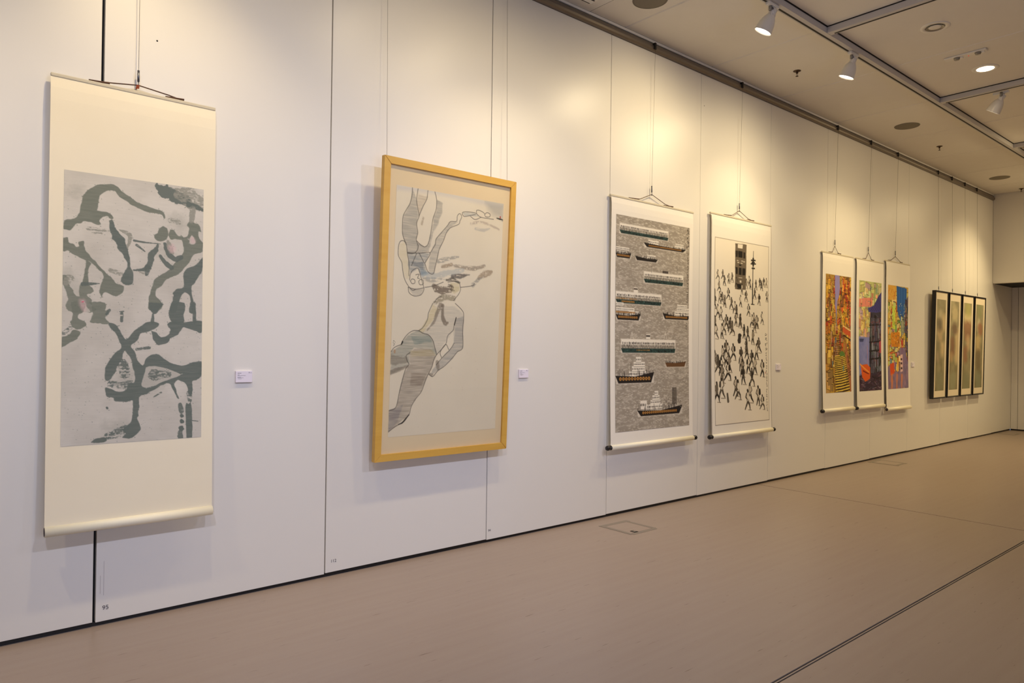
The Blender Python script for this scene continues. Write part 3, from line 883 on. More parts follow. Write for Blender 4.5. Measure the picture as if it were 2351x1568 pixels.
    L = [[(490, 440), (485, 520), (465, 600), (430, 660), (400, 720), (393, 790), (393, 890), (410, 950), (430, 1000), (440, 1090), (455, 1180), (455, 1300)],
         [(545, 450), (530, 560), (540, 640), (553, 720), (530, 790), (540, 880), (525, 950), (545, 1010), (530, 1060), (490, 1085), (445, 1080)],
         [(640, 465), (630, 550), (590, 630), (553, 720)],
         [(708, 480), (725, 560), (720, 650), (690, 740), (675, 830), (660, 920), (640, 990), (610, 1018), (570, 1000), (530, 960)],
         [(610, 1180), (640, 1260), (690, 1280), (710, 1210), (730, 1130), (750, 1040), (790, 960), (820, 880), (860, 830), (940, 795), (955, 760)],
         [(660, 1080), (690, 1030), (712, 990), (720, 940), (770, 880), (830, 810), (860, 770), (920, 765), (930, 710), (955, 690), (972, 720), (955, 760)],
         [(430, 1000), (410, 965), (375, 965), (355, 1010), (352, 1100), (385, 1170), (395, 1250), (412, 1330), (450, 1400), (490, 1440), (520, 1430)],
         [(440, 1075), (550, 1080), (660, 1075), (610, 1175)], [(530, 1080), (500, 1150), (480, 1200)], [(555, 1080), (600, 1170)],
         [(447, 1410), (455, 1460), (490, 1490), (530, 1495), (575, 1480), (600, 1430), (590, 1380), (570, 1310), (545, 1230), (500, 1240), (470, 1280), (460, 1340)],
         [(447, 1410), (520, 1430), (600, 1415)], [(468, 1350), (485, 1330), (510, 1340), (510, 1370), (485, 1375), (468, 1350)],
         [(548, 1355), (565, 1335), (592, 1345), (592, 1380), (560, 1385), (548, 1355)], [(520, 1290), (552, 1285), (538, 1320), (555, 1325)],
         [(978, 700), (985, 675), (1040, 672), (1110, 682), (1165, 722), (1290, 740)], [(1120, 682), (1120, 656), (1150, 655), (1195, 680), (1210, 715), (1250, 715), (1255, 690), (1225, 675), (1205, 690)],
         [(980, 700), (1005, 716), (1110, 695)], [(1060, 715), (1105, 745), (1165, 722)], [(610, 1412), (700, 1395), (790, 1360)], [(950, 1370), (960, 1430), (940, 1480), (890, 1540)],
         [(840, 1380), (870, 1400), (865, 1440), (900, 1445)], [(835, 1360), (900, 1352), (948, 1372)], [(960, 1412), (1080, 1395), (1100, 1370)], [(700, 1560), (730, 1520), (770, 1500)]]
    for s in L:
        c.stroke(s, line, A, w=5.4, rough=.1, soft=1.1, alpha=.82)
    L2 = [[(650, 0), (610, 90), (600, 150), (560, 220), (520, 250)],
          [(360, 375), (380, 330), (420, 280), (470, 250), (520, 252), (560, 275), (610, 290), (650, 340), (670, 410), (685, 470)], [(360, 375), (300, 400), (265, 440)],
          [(860, 0), (920, 60), (940, 110), (930, 250), (930, 410), (880, 450)],
          [(870, 130), (850, 200), (840, 250), (790, 300), (770, 380), (690, 470), (660, 520), (640, 590), (590, 690), (545, 810), (490, 880), (450, 950), (430, 1020), (370, 1090), (300, 1130), (240, 1175)],
          [(440, 450), (405, 480), (415, 530), (430, 560), (400, 600), (370, 700), (340, 820), (310, 950), (245, 980)],
          [(850, 370), (810, 430), (740, 500), (680, 570)], [(800, 430), (770, 380), (720, 450), (730, 500)], [(880, 450), (830, 510), (760, 580), (700, 620), (650, 675), (615, 655)]]
    for s in L2:
        c.stroke(s, line, B, w=5.4, rough=.1, soft=1.1, alpha=.8)
    c.stroke([(362, 372, 12), (372, 350, 14)], (40, 34, 30), B)
    c.stroke([(430, 1022, 8), (372, 1090, 14), (330, 1110, 6)], (50, 44, 40), B)
    c.stroke([(868, 135, 10), (852, 200, 9)], (60, 52, 46), B)
    c.stroke([(1322, 728, 8), (1350, 735, 16), (1385, 745, 8)], (70, 64, 58), A)
    c.stroke([(1358, 716, 16), (1358, 722, 16)], (190, 84, 74), A, rough=.3)
    q = c.map([(296, 350)], B)[0]
    c.glyphs(q[0], q[1], q[1] + 12, 5, (90, 84, 80))
    c.stroke([(300, 430, 20), (300, 446, 20)], (196, 150, 110), B, alpha=.7)
    for _ in range(40):
        x, y = c.rng.random() * 300, 300 + 240 * c.rng.random()
        c.stroke_c([(x, y), (x + .5, y)], [.9, .9], (170, 130, 110), alpha=.5, rough=0)
    return c

# ---- picture 3: harbour ferries
def paint_ferries():
    c = Canvas(260, 480, [(1418, 489), (1586, 521), (1583, 977), (1412, 992)], (158, 148, 133), 8)
    g = fbm(480, 260, 100, 16, c.rng, 3)
    c.a += (np.clip((g - .56) * 7, 0, 1) * 20)[..., None] + ((c.n1 - .5) * 14)[..., None]
    for _ in range(3600):
        x, y, l = c.rng.random() * 260, c.rng.random() * 480, c.rng.uniform(3, 9)
        dy = c.rng.normal(0, 1.2)
        c.stroke_c([(x, y), (x + l * .5, y + dy * .5 - .6), (x + l, y + dy)], [.8, 1.7, .7], (212, 203, 186), alpha=c.rng.uniform(.3, .85), rough=0)
    A, B = (1380, 420, 4.9), (1380, 720, 4.7524)
    white, blk, grn, org = (236, 228, 212), (34, 28, 26), (40, 62, 58), (196, 138, 66)
    R = c.rng
    def uv(p0, p1, cr):
        q = c.map([p0, p1], cr)
        return q[0][0], q[0][1], q[1][0], q[1][1]
    def windows(x0, x1, y, hh, step, col=blk, al=.95):
        x = x0
        while x < x1 - 1:
            w_ = step * R.uniform(.35, .6)
            c.rect(x, y - hh * .5 * R.uniform(.6, 1), min(x + w_, x1), y + hh * .5, col, al, soft=.8)
            x += step * R.uniform(.85, 1.15)
    def tyres(x0, x1, y, r):
        x = x0
        while x < x1:
            c.stroke_c([(x, y), (x + .3, y)], [r * 2, r * 2], org, rough=.1)
            c.stroke_c([(x, y), (x + .3, y)], [r * .8, r * .8], blk, rough=.1, alpha=.8)
            x += r * 2.5
    def ferry(p0, p1, cr, cut=False):
        x0, y0, x1, y1 = uv(p0, p1, cr)
        h = y1 - y0
        c.rect(x0 - 2, y0 - 1, x1 + 2, y1 + 1.5, white, .55, soft=3)
        c.rect(x0, y0, x1, y0 + h * .55, white)
        windows(x0 + 3, x1 - 3, y0 + h * .28, h * .17, 5)
        c.rect(x0, y0 + h * .42, x1, y0 + h * .66, (206, 196, 178))
        windows(x0 + 1, x1 - 1, y0 + h * .46, h * .14, 3.4, (40, 34, 30), .95)
        windows(x0 + 1, x1 - 1, y0 + h * .60, h * .18, 2.8, (44, 38, 34), .95)
        hull = [(x0 - 1, y0 + h * .68), (x1 + 1, y0 + h * .68), (x1 - 2, y1), (x0 + 4, y1)]
        c.poly_c(hull, grn, soft=1.2)
        for _ in range(70):
            x, y = R.uniform(x0 + 2, x1 - 2), R.uniform(y0 + h * .70, y1 - 1)
            c.stroke_c([(x, y), (x + R.uniform(1, 4), y)], [R.uniform(.8, 2)] * 2, [(22, 20, 20), (66, 96, 88), (18, 20, 20)][R.integers(3)], alpha=.8, rough=0)
        return x0, y0, x1, y1, h
    def boat(p0, p1, cr, hull_h=.4, cabins=(), tyre=True, col=blk, bow=1):
        x0, y0, x1, y1 = uv(p0, p1, cr)
        h, w_ = y1 - y0, x1 - x0
        yh = y1 - h * hull_h
        c.poly_c([(x0 - 2, yh - 1), (x1 + 2, yh - 1), (x1, y1 + 1.5), (x0 + 2, y1 + 1.5)], white, .6, soft=2.5)
        for (a, b, t, d) in cabins:
            c.rect(x0 + a * w_, y0 + t * h, x0 + b * w_, y0 + d * h, white, soft=1)
            yy = y0 + (t * .55 + d * .45) * h
            windows(x0 + a * w_ + 1, x0 + b * w_ - 1, yy, max(1.6, (d - t) * h * .28), 3.4)
            c.rect(x0 + a * w_, y0 + d * h - .9, x0 + b * w_, y0 + d * h, blk, .6, soft=.8)
        dip = h * .10
        c.poly_c([(x0 - 1, yh - (dip if bow < 0 else 0)), (x0 + w_ * .5, yh + dip * .5), (x1 + 1, yh - (dip if bow > 0 else 0)), (x1 - w_ * .07, y1), (x0 + w_ * .07, y1)], col, soft=1.2)
        if tyre:
            tyres(x0 + w_ * .12, x1 - w_ * .12, yh + (y1 - yh) * .45, max(1.5, (y1 - yh) * .22))
        for _ in range(34):
            x = R.uniform(x0, x1)
            c.stroke_c([(x, yh - R.uniform(0, h * .22)), (x + R.uniform(-1, 1.5), yh + 1)], [1, 1], blk, alpha=.85, rough=0)
        return x0, y0, x1, y1
    def mast(p0, p1, cr, w=4):
        c.stroke([(*p0, w), (*p1, w)], blk, cr, alpha=.8, rough=.2, soft=1)
    ferry((228, 440), (765, 640), A)
    boat((495, 610), (965, 775), A, .40, ((.10, .34, .10, .62), (.74, .94, .02, .36), (.72, .96, .34, .68), (.3, .6, .52, .68)), bow=-1)
    boat((186, 685), (350, 840), A, .36, ((0, .9, .10, .38), (0, .7, .44, .62)))
    boat((402, 755), (648, 885), A, .36, ((.52, .92, .20, .62), (.2, .5, .56, .7)), tyre=False, bow=-1)
    mast((555, 740), (555, 800), A)
    ferry((500, 980), (935, 1150), A)
    c.rect(*uv((705, 975), (770, 1010), A), (70, 62, 56), .9)
    mast((870, 930), (870, 1005), A); mast((583, 920), (583, 1000), A, 3)
    x0, y0, x1, y1, h = ferry((186, 1200), (690, 1370), A)
    tyres(x0 + 20, x0 + 60, y0 + h * .84, 1.9)
    windows(x0, x0 + 70, y0 + h * .58, 3, 3, org, .8)
    c.rect(*uv((385, 1160), (430, 1222), A), white); c.rect(*uv((385, 1168), (428, 1190), A), (70, 60, 52), .9)
    boat((186, 1320), (455, 1535), A, .30, ((0, .3, .02, .22), (0, .75, .30, .50), (.45, .95, .48, .70)), bow=1)
    x0, y0, x1, y1 = uv((190, 1420), (440, 1460), A)
    tyres(x0, x1 - 14, (y0 + y1) / 2, 1.8)
    boat((712, 1340), (1012, 1535), A, .27, ((.52, .9, .02, .24), (.5, 1, .24, .46), (.44, 1, .46, .74)), bow=-1)
    mast((830, 1440), (830, 1500), A); mast((790, 1450), (790, 1500), A)
    x0, y0, x1, y1, h = ferry((235, 262), (820, 420), B)
    windows(x0 + 50, x0 + 95, y0 + h * .8, 2.6, 2.6, org, .95)
    c.rect(*uv((505, 212), (550, 265), B), white); c.rect(*uv((505, 222), (548, 242), B), blk, .8)
    for x in (350, 715):
        c.stroke([(x - 14, 262, 5), (x, 190, 4)], white, B, rough=.1); c.stroke([(x + 14, 262, 5), (x, 190, 4)], white, B, rough=.1)
    boat((170, 440), (582, 740), B, .28, ((.34, .80, .58, .78), (.42, .76, .40, .60), (.46, .76, .24, .42), (.52, .66, .06, .26)), bow=1)
    mast((335, 530), (335, 620), B); mast((530, 560), (530, 630), B); mast((215, 600), (215, 670), B)
    boat((712, 480), (935, 572), B, .52, ((.1, .7, .3, .48),), tyre=False, col=(104, 72, 44), bow=1)
    mast((720, 475), (720, 520), B)
    boat((402, 820), (888, 1082), B, .22, ((.06, .2, .42, .76), (.28, .50, .42, .60), (.32, .48, .24, .44), (.37, .45, .08, .26), (.2, .55, .58, .78)), bow=1)
    x0, y0, x1, y1 = uv((640, 930), (870, 1030), B)
    for _ in range(90):
        x, y = R.uniform(x0, x1), R.uniform(y0, y1)
        c.stroke_c([(x, y), (x + R.uniform(-2, 3), y + R.uniform(-3, 3))], [.9, .9], [blk, white, (90, 82, 74)][R.integers(3)], alpha=.8, rough=0)
    c.rect(*uv((782, 800), (826, 980), B), (70, 62, 54), .55)
    for x in (784, 800, 826):
        mast((x, 800), (x, 990), B, 5)
    q = c.map([(988, 512), (985, 1345)], A)
    c.glyphs(q[0][0], q[0][1], q[0][1] + 48, 8.5, (40, 34, 30), .95)
    c.glyphs(q[0][0] + 1, q[0][1] + 62, q[1][1], 5.6, (48, 42, 38), .95)
    q = c.map([(945, 100), (945, 165)], B)
    c.glyphs(q[0][0], q[0][1], q[1][1], 5, (60, 54, 48))
    return c

# ---- picture 4: walking crowd
def paint_crowd():
    c = Canvas(230, 440, [(1643, 541), (1769, 565), (1767, 964), (1641, 977)], (238, 229, 211), 9)
    A, B = (1380, 420, 4.9), (1380, 720, 4.7524)
    R = c.rng
    c.a += ((fbm(440, 230, 5, 3, R, 4) - .5) * 8)[..., None]
    ink = [(48, 42, 36), (78, 70, 60), (112, 102, 88), (150, 138, 120), (206, 194, 174), (232, 222, 202)]
    # double-deck tram and lamp post
    t = c.map([(1520, 668), (1650, 690), (1645, 1200), (1520, 1190)], A)
    c.poly_c(t, (112, 100, 84), rough=3)
    def tr(u, v):
        return t[0] * (1 - u) * (1 - v) + t[1] * u * (1 - v) + t[2] * u * v + t[3] * (1 - u) * v
    def q(u0, v0, u1, v1, col, al=1.0):
        c.poly_c([tr(u0, v0), tr(u1, v0), tr(u1, v1), tr(u0, v1)], col, al, rough=2)
    q(.22, .01, .66, .10, (232, 222, 204)); q(.04, .16, .24, .30, (44, 38, 32)); q(.28, .16, .66, .30, (30, 26, 22)); q(.72, .17, .9, .31, (44, 38, 32))
    for u, v in ((.15, .36), (.55, .36), (.72, .37), (.2, .40), (.5, .41)):
        q(u, v, u + .16, v + .025, (222, 212, 194), .9)
    q(.36, .45, .56, .485, (26, 22, 20)); q(.06, .52, .24, .67, (34, 30, 26)); q(.34, .52, .58, .68, (34, 30, 26)); q(.66, .53, .92, .68, (34, 30, 26))
    q(.3, .735, .65, .75, (210, 200, 182)); q(.42, .80, .58, .85, (222, 212, 194)); q(.2, .88, .55, .98, (30, 26, 22))
    for p, w in (([(1729, 765), (1728, 860)], 9), ([(1727, 860), (1722, 1150)], 13), ([(1722, 1130), (1720, 1360)], 20)):
        c.stroke([(*a, w) for a in p], (34, 30, 26), A, rough=.12)
    for y, w in ((865, 46), (890, 30), (905, 54), (955, 30)):
        c.stroke([(1728 - w / 2, y, 16), (1728 + w / 2, y + 3, 16)], (44, 40, 34), A, rough=.4)
    c.stroke([(1727, 850, 30), (1727, 920, 34)], (44, 40, 34), A, rough=.3)
    c.stroke([(1705, 1362, 12), (1740, 1366, 12)], (70, 62, 54), A)
    heads = [((x, y), A) for x, y in ((1325, 970), (1382, 970), (1400, 1035), (1450, 1015), (1487, 1005), (1340, 1095), (1290, 1185), (1445, 1180), (1345, 1215),
             (1375, 1225), (1535, 1055), (1600, 1130), (1650, 1075), (1682, 1045), (1697, 1085), (1760, 1090), (1803, 1070), (1825, 1100), (1848, 1065), (1878, 1070),
             (1745, 1185), (1795, 1250), (1885, 1220), (1585, 1260), (1648, 1210), (1405, 1260), (1480, 1285), (1520, 1330), (1540, 1370), (1325, 1360), (1360, 1390),
             (1675, 1360), (1830, 1450), (1735, 1460), (1770, 1490), (1585, 1470), (1420, 1480), (1290, 1270), (1470, 1510))]
    heads += [((x, y), B) for x, y in ((1255, 20), (1380, 10), (1350, 70), (1330, 110), (1420, 50), (1445, 80), (1262, 110), (1485, -10), (1530, 10), (1575, 120),
              (1615, 140), (1665, 10), (1692, 60), (1715, 20), (1670, 180), (1735, 265), (1710, 330), (1375, 290), (1392, 320), (1335, 350), (1372, 395), (1452, 330),
              (1540, 365), (1600, 270), (1602, 320), (1655, 400), (1282, 450), (1248, 400), (1320, 480), (1405, 450), (1390, 530), (1535, 440), (1550, 500), (1620, 470),
              (1690, 480), (1770, 505), (1325, 555), (1560, 575), (1655, 595), (1475, 690), (1320, 705), (1265, 745), (1500, 725), (1630, 760), (1605, 830), (1720, 790), (1765, 885))]
    for p, cr in heads:
        x, y = c.map([p], cr)[0]
        h = 22 + 29 * max(0, min(1, (y - 60) / 300))
        if p == (1765, 885):
            h *= .75
        side = R.choice([-1, 1])
        st = R.uniform(.12, .30) * h * side
        cloth = ink[R.choice([1, 2, 3, 4, 0, 5], p=[.14, .14, .14, .24, .06, .28])]
        leg = ink[R.choice([0, 1, 2], p=[.5, .35, .15])]
        hip, foot = y + h * .50, y + h * .95
        kw = dict(rough=.18, soft=1.0)
        c.stroke_c([(x + st * .2, foot + h * .01), (x + h * .30, foot + h * .03)], [h * .045] * 2, ink[3], alpha=.9, **kw)
        c.stroke_c([(x - .03 * h, hip), (x + st * .7, (hip + foot) / 2), (x + st * .9, foot)], [h * .14, h * .11, h * .06], leg, **kw)
        c.stroke_c([(x + .03 * h, hip), (x - st * .5, (hip + foot) / 2), (x - st * 1.1, foot - h * .03)], [h * .14, h * .11, h * .06], leg, **kw)
        c.stroke_c([(x, y + h * .18), (x, y + h * .34), (x, hip)], [h * .20, h * .23, h * .18], ink[2], alpha=.85, **kw)
        c.stroke_c([(x + h * .02, y + h * .19), (x + h * .02, y + h * .34), (x, hip - .02 * h)], [h * .15, h * .19, h * .13], cloth, **kw)
        c.stroke_c([(x - side * h * .11, y + h * .18), (x - side * h * .18, y + h * .34), (x - side * h * .04, y + h * .46)], [h * .065] * 3, ink[R.choice([0, 1, 2])], alpha=.9, **kw)
        if R.random() < .3:
            c.stroke_c([(x + side * h * .13, y + h * .20), (x + side * h * .14, y + h * .36)], [h * .15, h * .17], ink[R.choice([0, 1])], **kw)
        c.stroke_c([(x - h * .012, y + h * .02), (x + h * .012, y + h * .08)], [h * .125, h * .11], ink[0], **kw)
    c.stroke([(1380, 875, 30), (1388, 955, 36)], (96, 88, 76), B, rough=.15)
    c.stroke([(1525, 240, 50), (1520, 300, 50)], (56, 50, 44), B, rough=.5)
    p = c.map([(1812, 230), (1812, 1080)], B)
    c.glyphs(p[0][0] + 2, p[0][1], p[0][1] + 40, 9.0, (40, 36, 32))
    c.glyphs(p[0][0] + 3, p[0][1] + 46, p[1][1], 5.4, (52, 46, 42))
    c.stroke([(1805, 640, 12), (1805, 650, 12)], (176, 90, 80), B)
    for e in ((0, 0, 230, 1.6), (0, 438.4, 230, 440), (0, 0, 1.4, 440), (228, 0, 230, 440)):
        c.rect(*e, (120, 108, 94), .8, soft=.6)
    return c

# ---- pictures 5-7: bright town scenes
def blocks(c, n, x0, y0, x1, y1, cols, wr, hr, edge=(40, 30, 24), ea=.8):
    R = c.rng
    for _ in range(n):
        w_, h_ = R.uniform(*wr), R.uniform(*hr)
        x, y = R.uniform(x0, x1 - w_ * .6), R.uniform(y0, y1 - h_ * .6)
        sk = R.uniform(-.25, .25) * w_
        P = [(x, y), (min(x + w_, x1), y + sk), (min(x + w_, x1), y + h_ + sk), (x, y + h_)]
        c.poly_c(P, np.array(cols[R.integers(len(cols))]) * R.uniform(.85, 1.12), rough=1.5, soft=1)
        for i in range(R.integers(1, 4)):
            c.stroke_c([P[i], P[(i + 1) % 4]], [R.uniform(.7, 1.7)] * 2, edge, alpha=ea, rough=.3)

def scribble(c, n, x0, y0, x1, y1, cols, lw=(.7, 1.6), l=(3, 12), vert=.7):
    R = c.rng
    for _ in range(n):
        x, y = R.uniform(x0, x1), R.uniform(y0, y1)
        a = (math.pi / 2 if R.random() < vert else 0) + R.normal(0, .35)
        ll = R.uniform(*l)
        c.stroke_c([(x, y), (x + math.cos(a) * ll * .5 + R.normal(0, .8), y + math.sin(a) * ll * .5), (x + math.cos(a) * ll, y + math.sin(a) * ll)],
                   [R.uniform(*lw)] * 3, cols[R.integers(len(cols))], alpha=.85, rough=.3)

def paint_stairs():
    c = Canvas(124, 290, [(1898, 627), (1957, 636), (1954, 897), (1895, 906)], (176, 138, 62), 21)
    warm = [(214, 168, 62), (190, 120, 52), (150, 110, 58), (208, 96, 44), (232, 196, 84), (120, 92, 56), (196, 150, 110), (170, 60, 40), (226, 140, 40)]
    dk = [(50, 30, 18), (74, 42, 24), (38, 26, 18)]
    blocks(c, 150, 0, 0, 124, 200, warm, (5, 16), (8, 34))
    blocks(c, 60, 78, 0, 124, 120, [(214, 92, 44), (196, 66, 40), (230, 150, 50), (160, 110, 64), (238, 190, 60)], (4, 11), (10, 40))
    scribble(c, 420, 0, 0, 124, 200, dk + [(90, 50, 30)])
    scribble(c, 160, 0, 0, 124, 200, [(240, 208, 110), (236, 196, 150), (216, 92, 50)])
    c.poly_c([(44, 0), (66, 0), (68, 30), (64, 52), (56, 66), (54, 96), (50, 98), (46, 70), (44, 30)], (150, 140, 196), rough=4)
    c.poly_c([(50, 95), (55, 95), (54, 128), (50, 126)], (132, 132, 150), rough=2)
    for y in range(150, 206, 5):
        k = (y - 150) / 56
        c.stroke_c([(46 - 4 * k, y), (66 + 10 * k, y + 1)], [2.2, 2.2], (60, 44, 24), alpha=.7, rough=.4)
    blocks(c, 40, 0, 175, 44, 290, [(206, 164, 60), (222, 184, 86), (176, 130, 56), (140, 96, 44)], (8, 20), (10, 30))
    c.poly_c([(44, 200), (92, 196), (120, 290), (48, 290)], (232, 200, 84))
    y = 200.0
    i = 0
    while y < 290:
        k = (y - 200) / 90
        c.stroke_c([(44 + 4 * k, y + 3), (68 + 8 * k, y + 1.5), (92 + 26 * k, y - 3)], [1.6 + 2.2 * k] * 3, (56, 34, 18), rough=.4)
        y += 4.0 + 3.6 * k
    c.poly_c([(92, 168), (100, 168), (124, 232), (124, 290), (118, 290)], (176, 110, 70), .95, rough=3)
    scribble(c, 40, 96, 180, 122, 280, dk, l=(6, 16))
    c.poly_c([(66, 192), (78, 186), (92, 192), (94, 200), (70, 200)], (96, 128, 58), rough=3)
    for x, yy, col in ((34, 214, (96, 130, 140)), (86, 226, (96, 140, 140)), (80, 210, (150, 110, 70)), (33, 200, (214, 186, 130)), (50, 156, (90, 120, 140))):
        c.stroke_c([(x, yy), (x, yy + 10)], [5, 4], col, rough=.4)
    c.poly_c([(84, 128), (124, 140), (124, 152), (90, 142)], (206, 92, 50), rough=2); c.stroke_c([(84, 124), (124, 136)], [3, 3], (240, 206, 150)); c.stroke_c([(88, 148), (124, 160)], [3, 3], (50, 30, 20))
    blocks(c, 16, 2, 230, 34, 288, [(150, 120, 70), (216, 176, 80), (190, 150, 90)], (10, 22), (8, 26))
    return c

def paint_pier():
    c = Canvas(116, 270, [(1974, 642), (2027, 651), (2023, 895), (1973, 899)], (190, 194, 130), 22)
    pale = [(206, 206, 130), (188, 202, 140), (216, 190, 130), (226, 160, 128), (168, 190, 150), (222, 214, 160), (200, 170, 170)]
    blocks(c, 90, 0, 0, 116, 130, pale, (8, 22), (8, 26), (96, 104, 60), .6)
    c.poly_c([(0, 46), (70, 38), (66, 62), (0, 66)], (226, 140, 120), rough=3)
    blocks(c, 40, 0, 66, 60, 138, [(222, 196, 110), (200, 196, 120), (214, 160, 130), (190, 160, 180), (226, 206, 130)], (6, 14), (10, 34), (120, 90, 70), .5)
    scribble(c, 120, 0, 0, 66, 140, [(110, 110, 60), (196, 120, 60), (90, 100, 110), (236, 220, 160)])
    for x in (58, 80, 100):
        c.stroke_c([(x, 8), (x, 60)], [1.6, 1.6], (50, 60, 40))
    c.poly_c([(0, 138), (56, 138), (50, 236), (0, 236)], (128, 134, 196), rough=4)
    c.a[140:232, 0:48] += ((fbm(92, 48, 8, 4, c.rng, 3) - .5) * 50)[..., None] * np.array([.8, .7, .4])
    c.poly_c([(2, 142), (26, 142), (22, 149), (6, 150)], (66, 72, 120))
    dark = [(44, 36, 56), (64, 56, 84), (36, 34, 40), (90, 84, 120), (56, 70, 76), (80, 40, 48)]
    c.poly_c([(58, 70), (116, 70), (116, 236), (50, 236), (54, 150)], (60, 56, 74), rough=3)
    blocks(c, 60, 54, 76, 116, 232, dark + [(120, 124, 140), (84, 90, 96)], (4, 12), (12, 40), (26, 22, 28), .9)
    for x in (66, 74, 82, 94, 102):
        c.stroke_c([(x, 90), (x - 1, 228)], [1.8, 1.8], (168, 166, 186), alpha=.8, rough=.5)
    for yy in (108, 150, 172, 192):
        c.stroke_c([(54, yy), (112, yy - 3)], [3.4, 3.4], (30, 26, 36), rough=.5)
    scribble(c, 90, 58, 76, 116, 230, [(26, 22, 28), (170, 60, 60), (130, 130, 160), (70, 110, 110)], l=(4, 14))
    c.poly_c([(46, 66), (76, 58), (104, 30), (116, 22), (116, 72), (84, 76), (50, 76)], (70, 66, 136), rough=3)
    for k in range(6):
        c.stroke_c([(60 + k * 10, 72), (104 + k * 2, 34 + k * 5)], [1.6, 1.4], (36, 34, 70), rough=.4)
    c.poly_c([(104, 148), (116, 146), (116, 176), (106, 176)], (180, 80, 92), rough=2)
    c.poly_c([(0, 232), (116, 222), (116, 270), (0, 270)], (58, 42, 58), rough=4)
    scribble(c, 130, 0, 228, 114, 268, [(24, 20, 26), (112, 72, 96), (150, 130, 140), (60, 60, 90)], vert=.2, l=(6, 20))
    c.poly_c([(8, 206), (40, 204), (58, 212), (54, 240), (30, 246), (16, 236)], (222, 96, 34), rough=3)
    c.stroke_c([(6, 204), (26, 214), (50, 224)], [4, 4, 3], (240, 160, 70)); c.stroke_c([(20, 220), (48, 228)], [3, 3], (110, 40, 20))
    c.stroke_c([(42, 158), (44, 206)], [1.2, 1.2], (216, 140, 130))
    return c

def paint_signs():
    c = Canvas(116, 250, [(2040, 654), (2089, 660), (2085, 891), (2039, 893)], (206, 170, 80), 23)
    sg = [(232, 190, 70), (222, 206, 110), (226, 146, 50), (208, 220, 120), (190, 200, 120), (206, 100, 60), (120, 150, 150), (170, 130, 150), (238, 214, 140), (110, 150, 80)]
    blocks(c, 170, 0, 0, 116, 190, sg, (5, 18), (5, 22), (70, 50, 34), .75)
    c.poly_c([(48, 0), (106, 4), (104, 70), (92, 96), (70, 84), (52, 60)], (44, 96, 172), rough=3)
    for x in (62, 76, 92):
        c.stroke_c([(x, 4), (x + 2, 60)], [7, 5], (60, 116, 190), alpha=.6, rough=.5)
    blocks(c, 20, 70, 66, 100, 110, [(160, 170, 160), (120, 130, 140), (190, 196, 160)], (5, 10), (16, 40))
    c.poly_c([(0, 0), (46, 2), (44, 34), (0, 38)], (226, 172, 74), rough=2); scribble(c, 24, 2, 4, 42, 34, [(190, 90, 30), (240, 220, 150)])
    for P, col in (([(24, 50), (42, 50), (42, 106), (26, 106)], (206, 226, 90)), ([(18, 114), (68, 112), (68, 148), (20, 148)], (218, 140, 40)),
                   ([(6, 50), (16, 50), (16, 90), (6, 90)], (232, 206, 110)), ([(76, 130), (86, 130), (86, 200), (76, 200)], (196, 70, 60)),
                   ([(30, 176), (72, 172), (72, 186), (32, 188)], (228, 112, 60))):
        c.poly_c(P, col, rough=2)
        scribble(c, 10, P[0][0] + 2, P[0][1] + 2, P[1][0] - 3, P[2][1] - 6, [(70, 60, 30), (160, 60, 30)], l=(2, 7))
    c.poly_c([(96, 40), (116, 20), (116, 180), (98, 180)], (86, 70, 90), .9, rough=4)
    blocks(c, 26, 96, 30, 116, 190, [(60, 60, 90), (140, 60, 50), (80, 100, 70), (120, 90, 110), (200, 170, 60)], (4, 12), (8, 24))
    scribble(c, 220, 0, 36, 114, 196, [(60, 44, 30), (110, 60, 40), (240, 230, 160), (60, 120, 120)], l=(2, 8))
    c.poly_c([(0, 196), (30, 184), (70, 150), (96, 150), (116, 190), (116, 250), (0, 250)], (128, 108, 150), .9, rough=5)
    c.a[196:250] += ((fbm(54, 116, 4, 12, c.rng, 3) - .5) * 70)[..., None] * np.array([1, .6, .4])
    blocks(c, 34, 0, 160, 76, 206, sg, (5, 14), (6, 18), (60, 44, 40), .8)
    c.poly_c([(12, 190), (34, 186), (36, 212), (14, 218)], (214, 84, 40), rough=2)
    c.poly_c([(70, 168), (84, 166), (84, 208), (70, 210)], (226, 190, 190), rough=1)
    for yy in (176, 186, 198):
        c.rect(72, yy, 81, yy + 5, (70, 50, 60))
    for x, w_ in ((22, 12), (50, 9), (78, 9)):
        c.stroke_c([(x, 218), (x - 2, 248)], [w_, w_ * .6], (226, 134, 80), alpha=.75, soft=5, rough=.4)
    c.stroke_c([(56, 186), (54, 206)], [8, 7], (232, 176, 60), rough=.4)
    return c

# ---- pictures 8-11: soft blossoms
def paint_soft(seed, spots):
    c = Canvas(34, 170, [(0, 0), (34, 0), (34, 170), (0, 170)], (150, 142, 112), seed)
    c.a += ((fbm(170, 34, 8, 3, c.rng, 4) - .5) * 60)[..., None] * np.array([1, .95, .8])
    c.a += np.linspace(6, -14, 170)[:, None, None]
    for x, y, w_, l, col in spots:
        c.stroke_c([(x * 34, y * 170), (x * 34 + 1, (y + l) * 170)], [w_ * 34, w_ * 30], col, alpha=.8, soft=10, rough=.3)
    return c

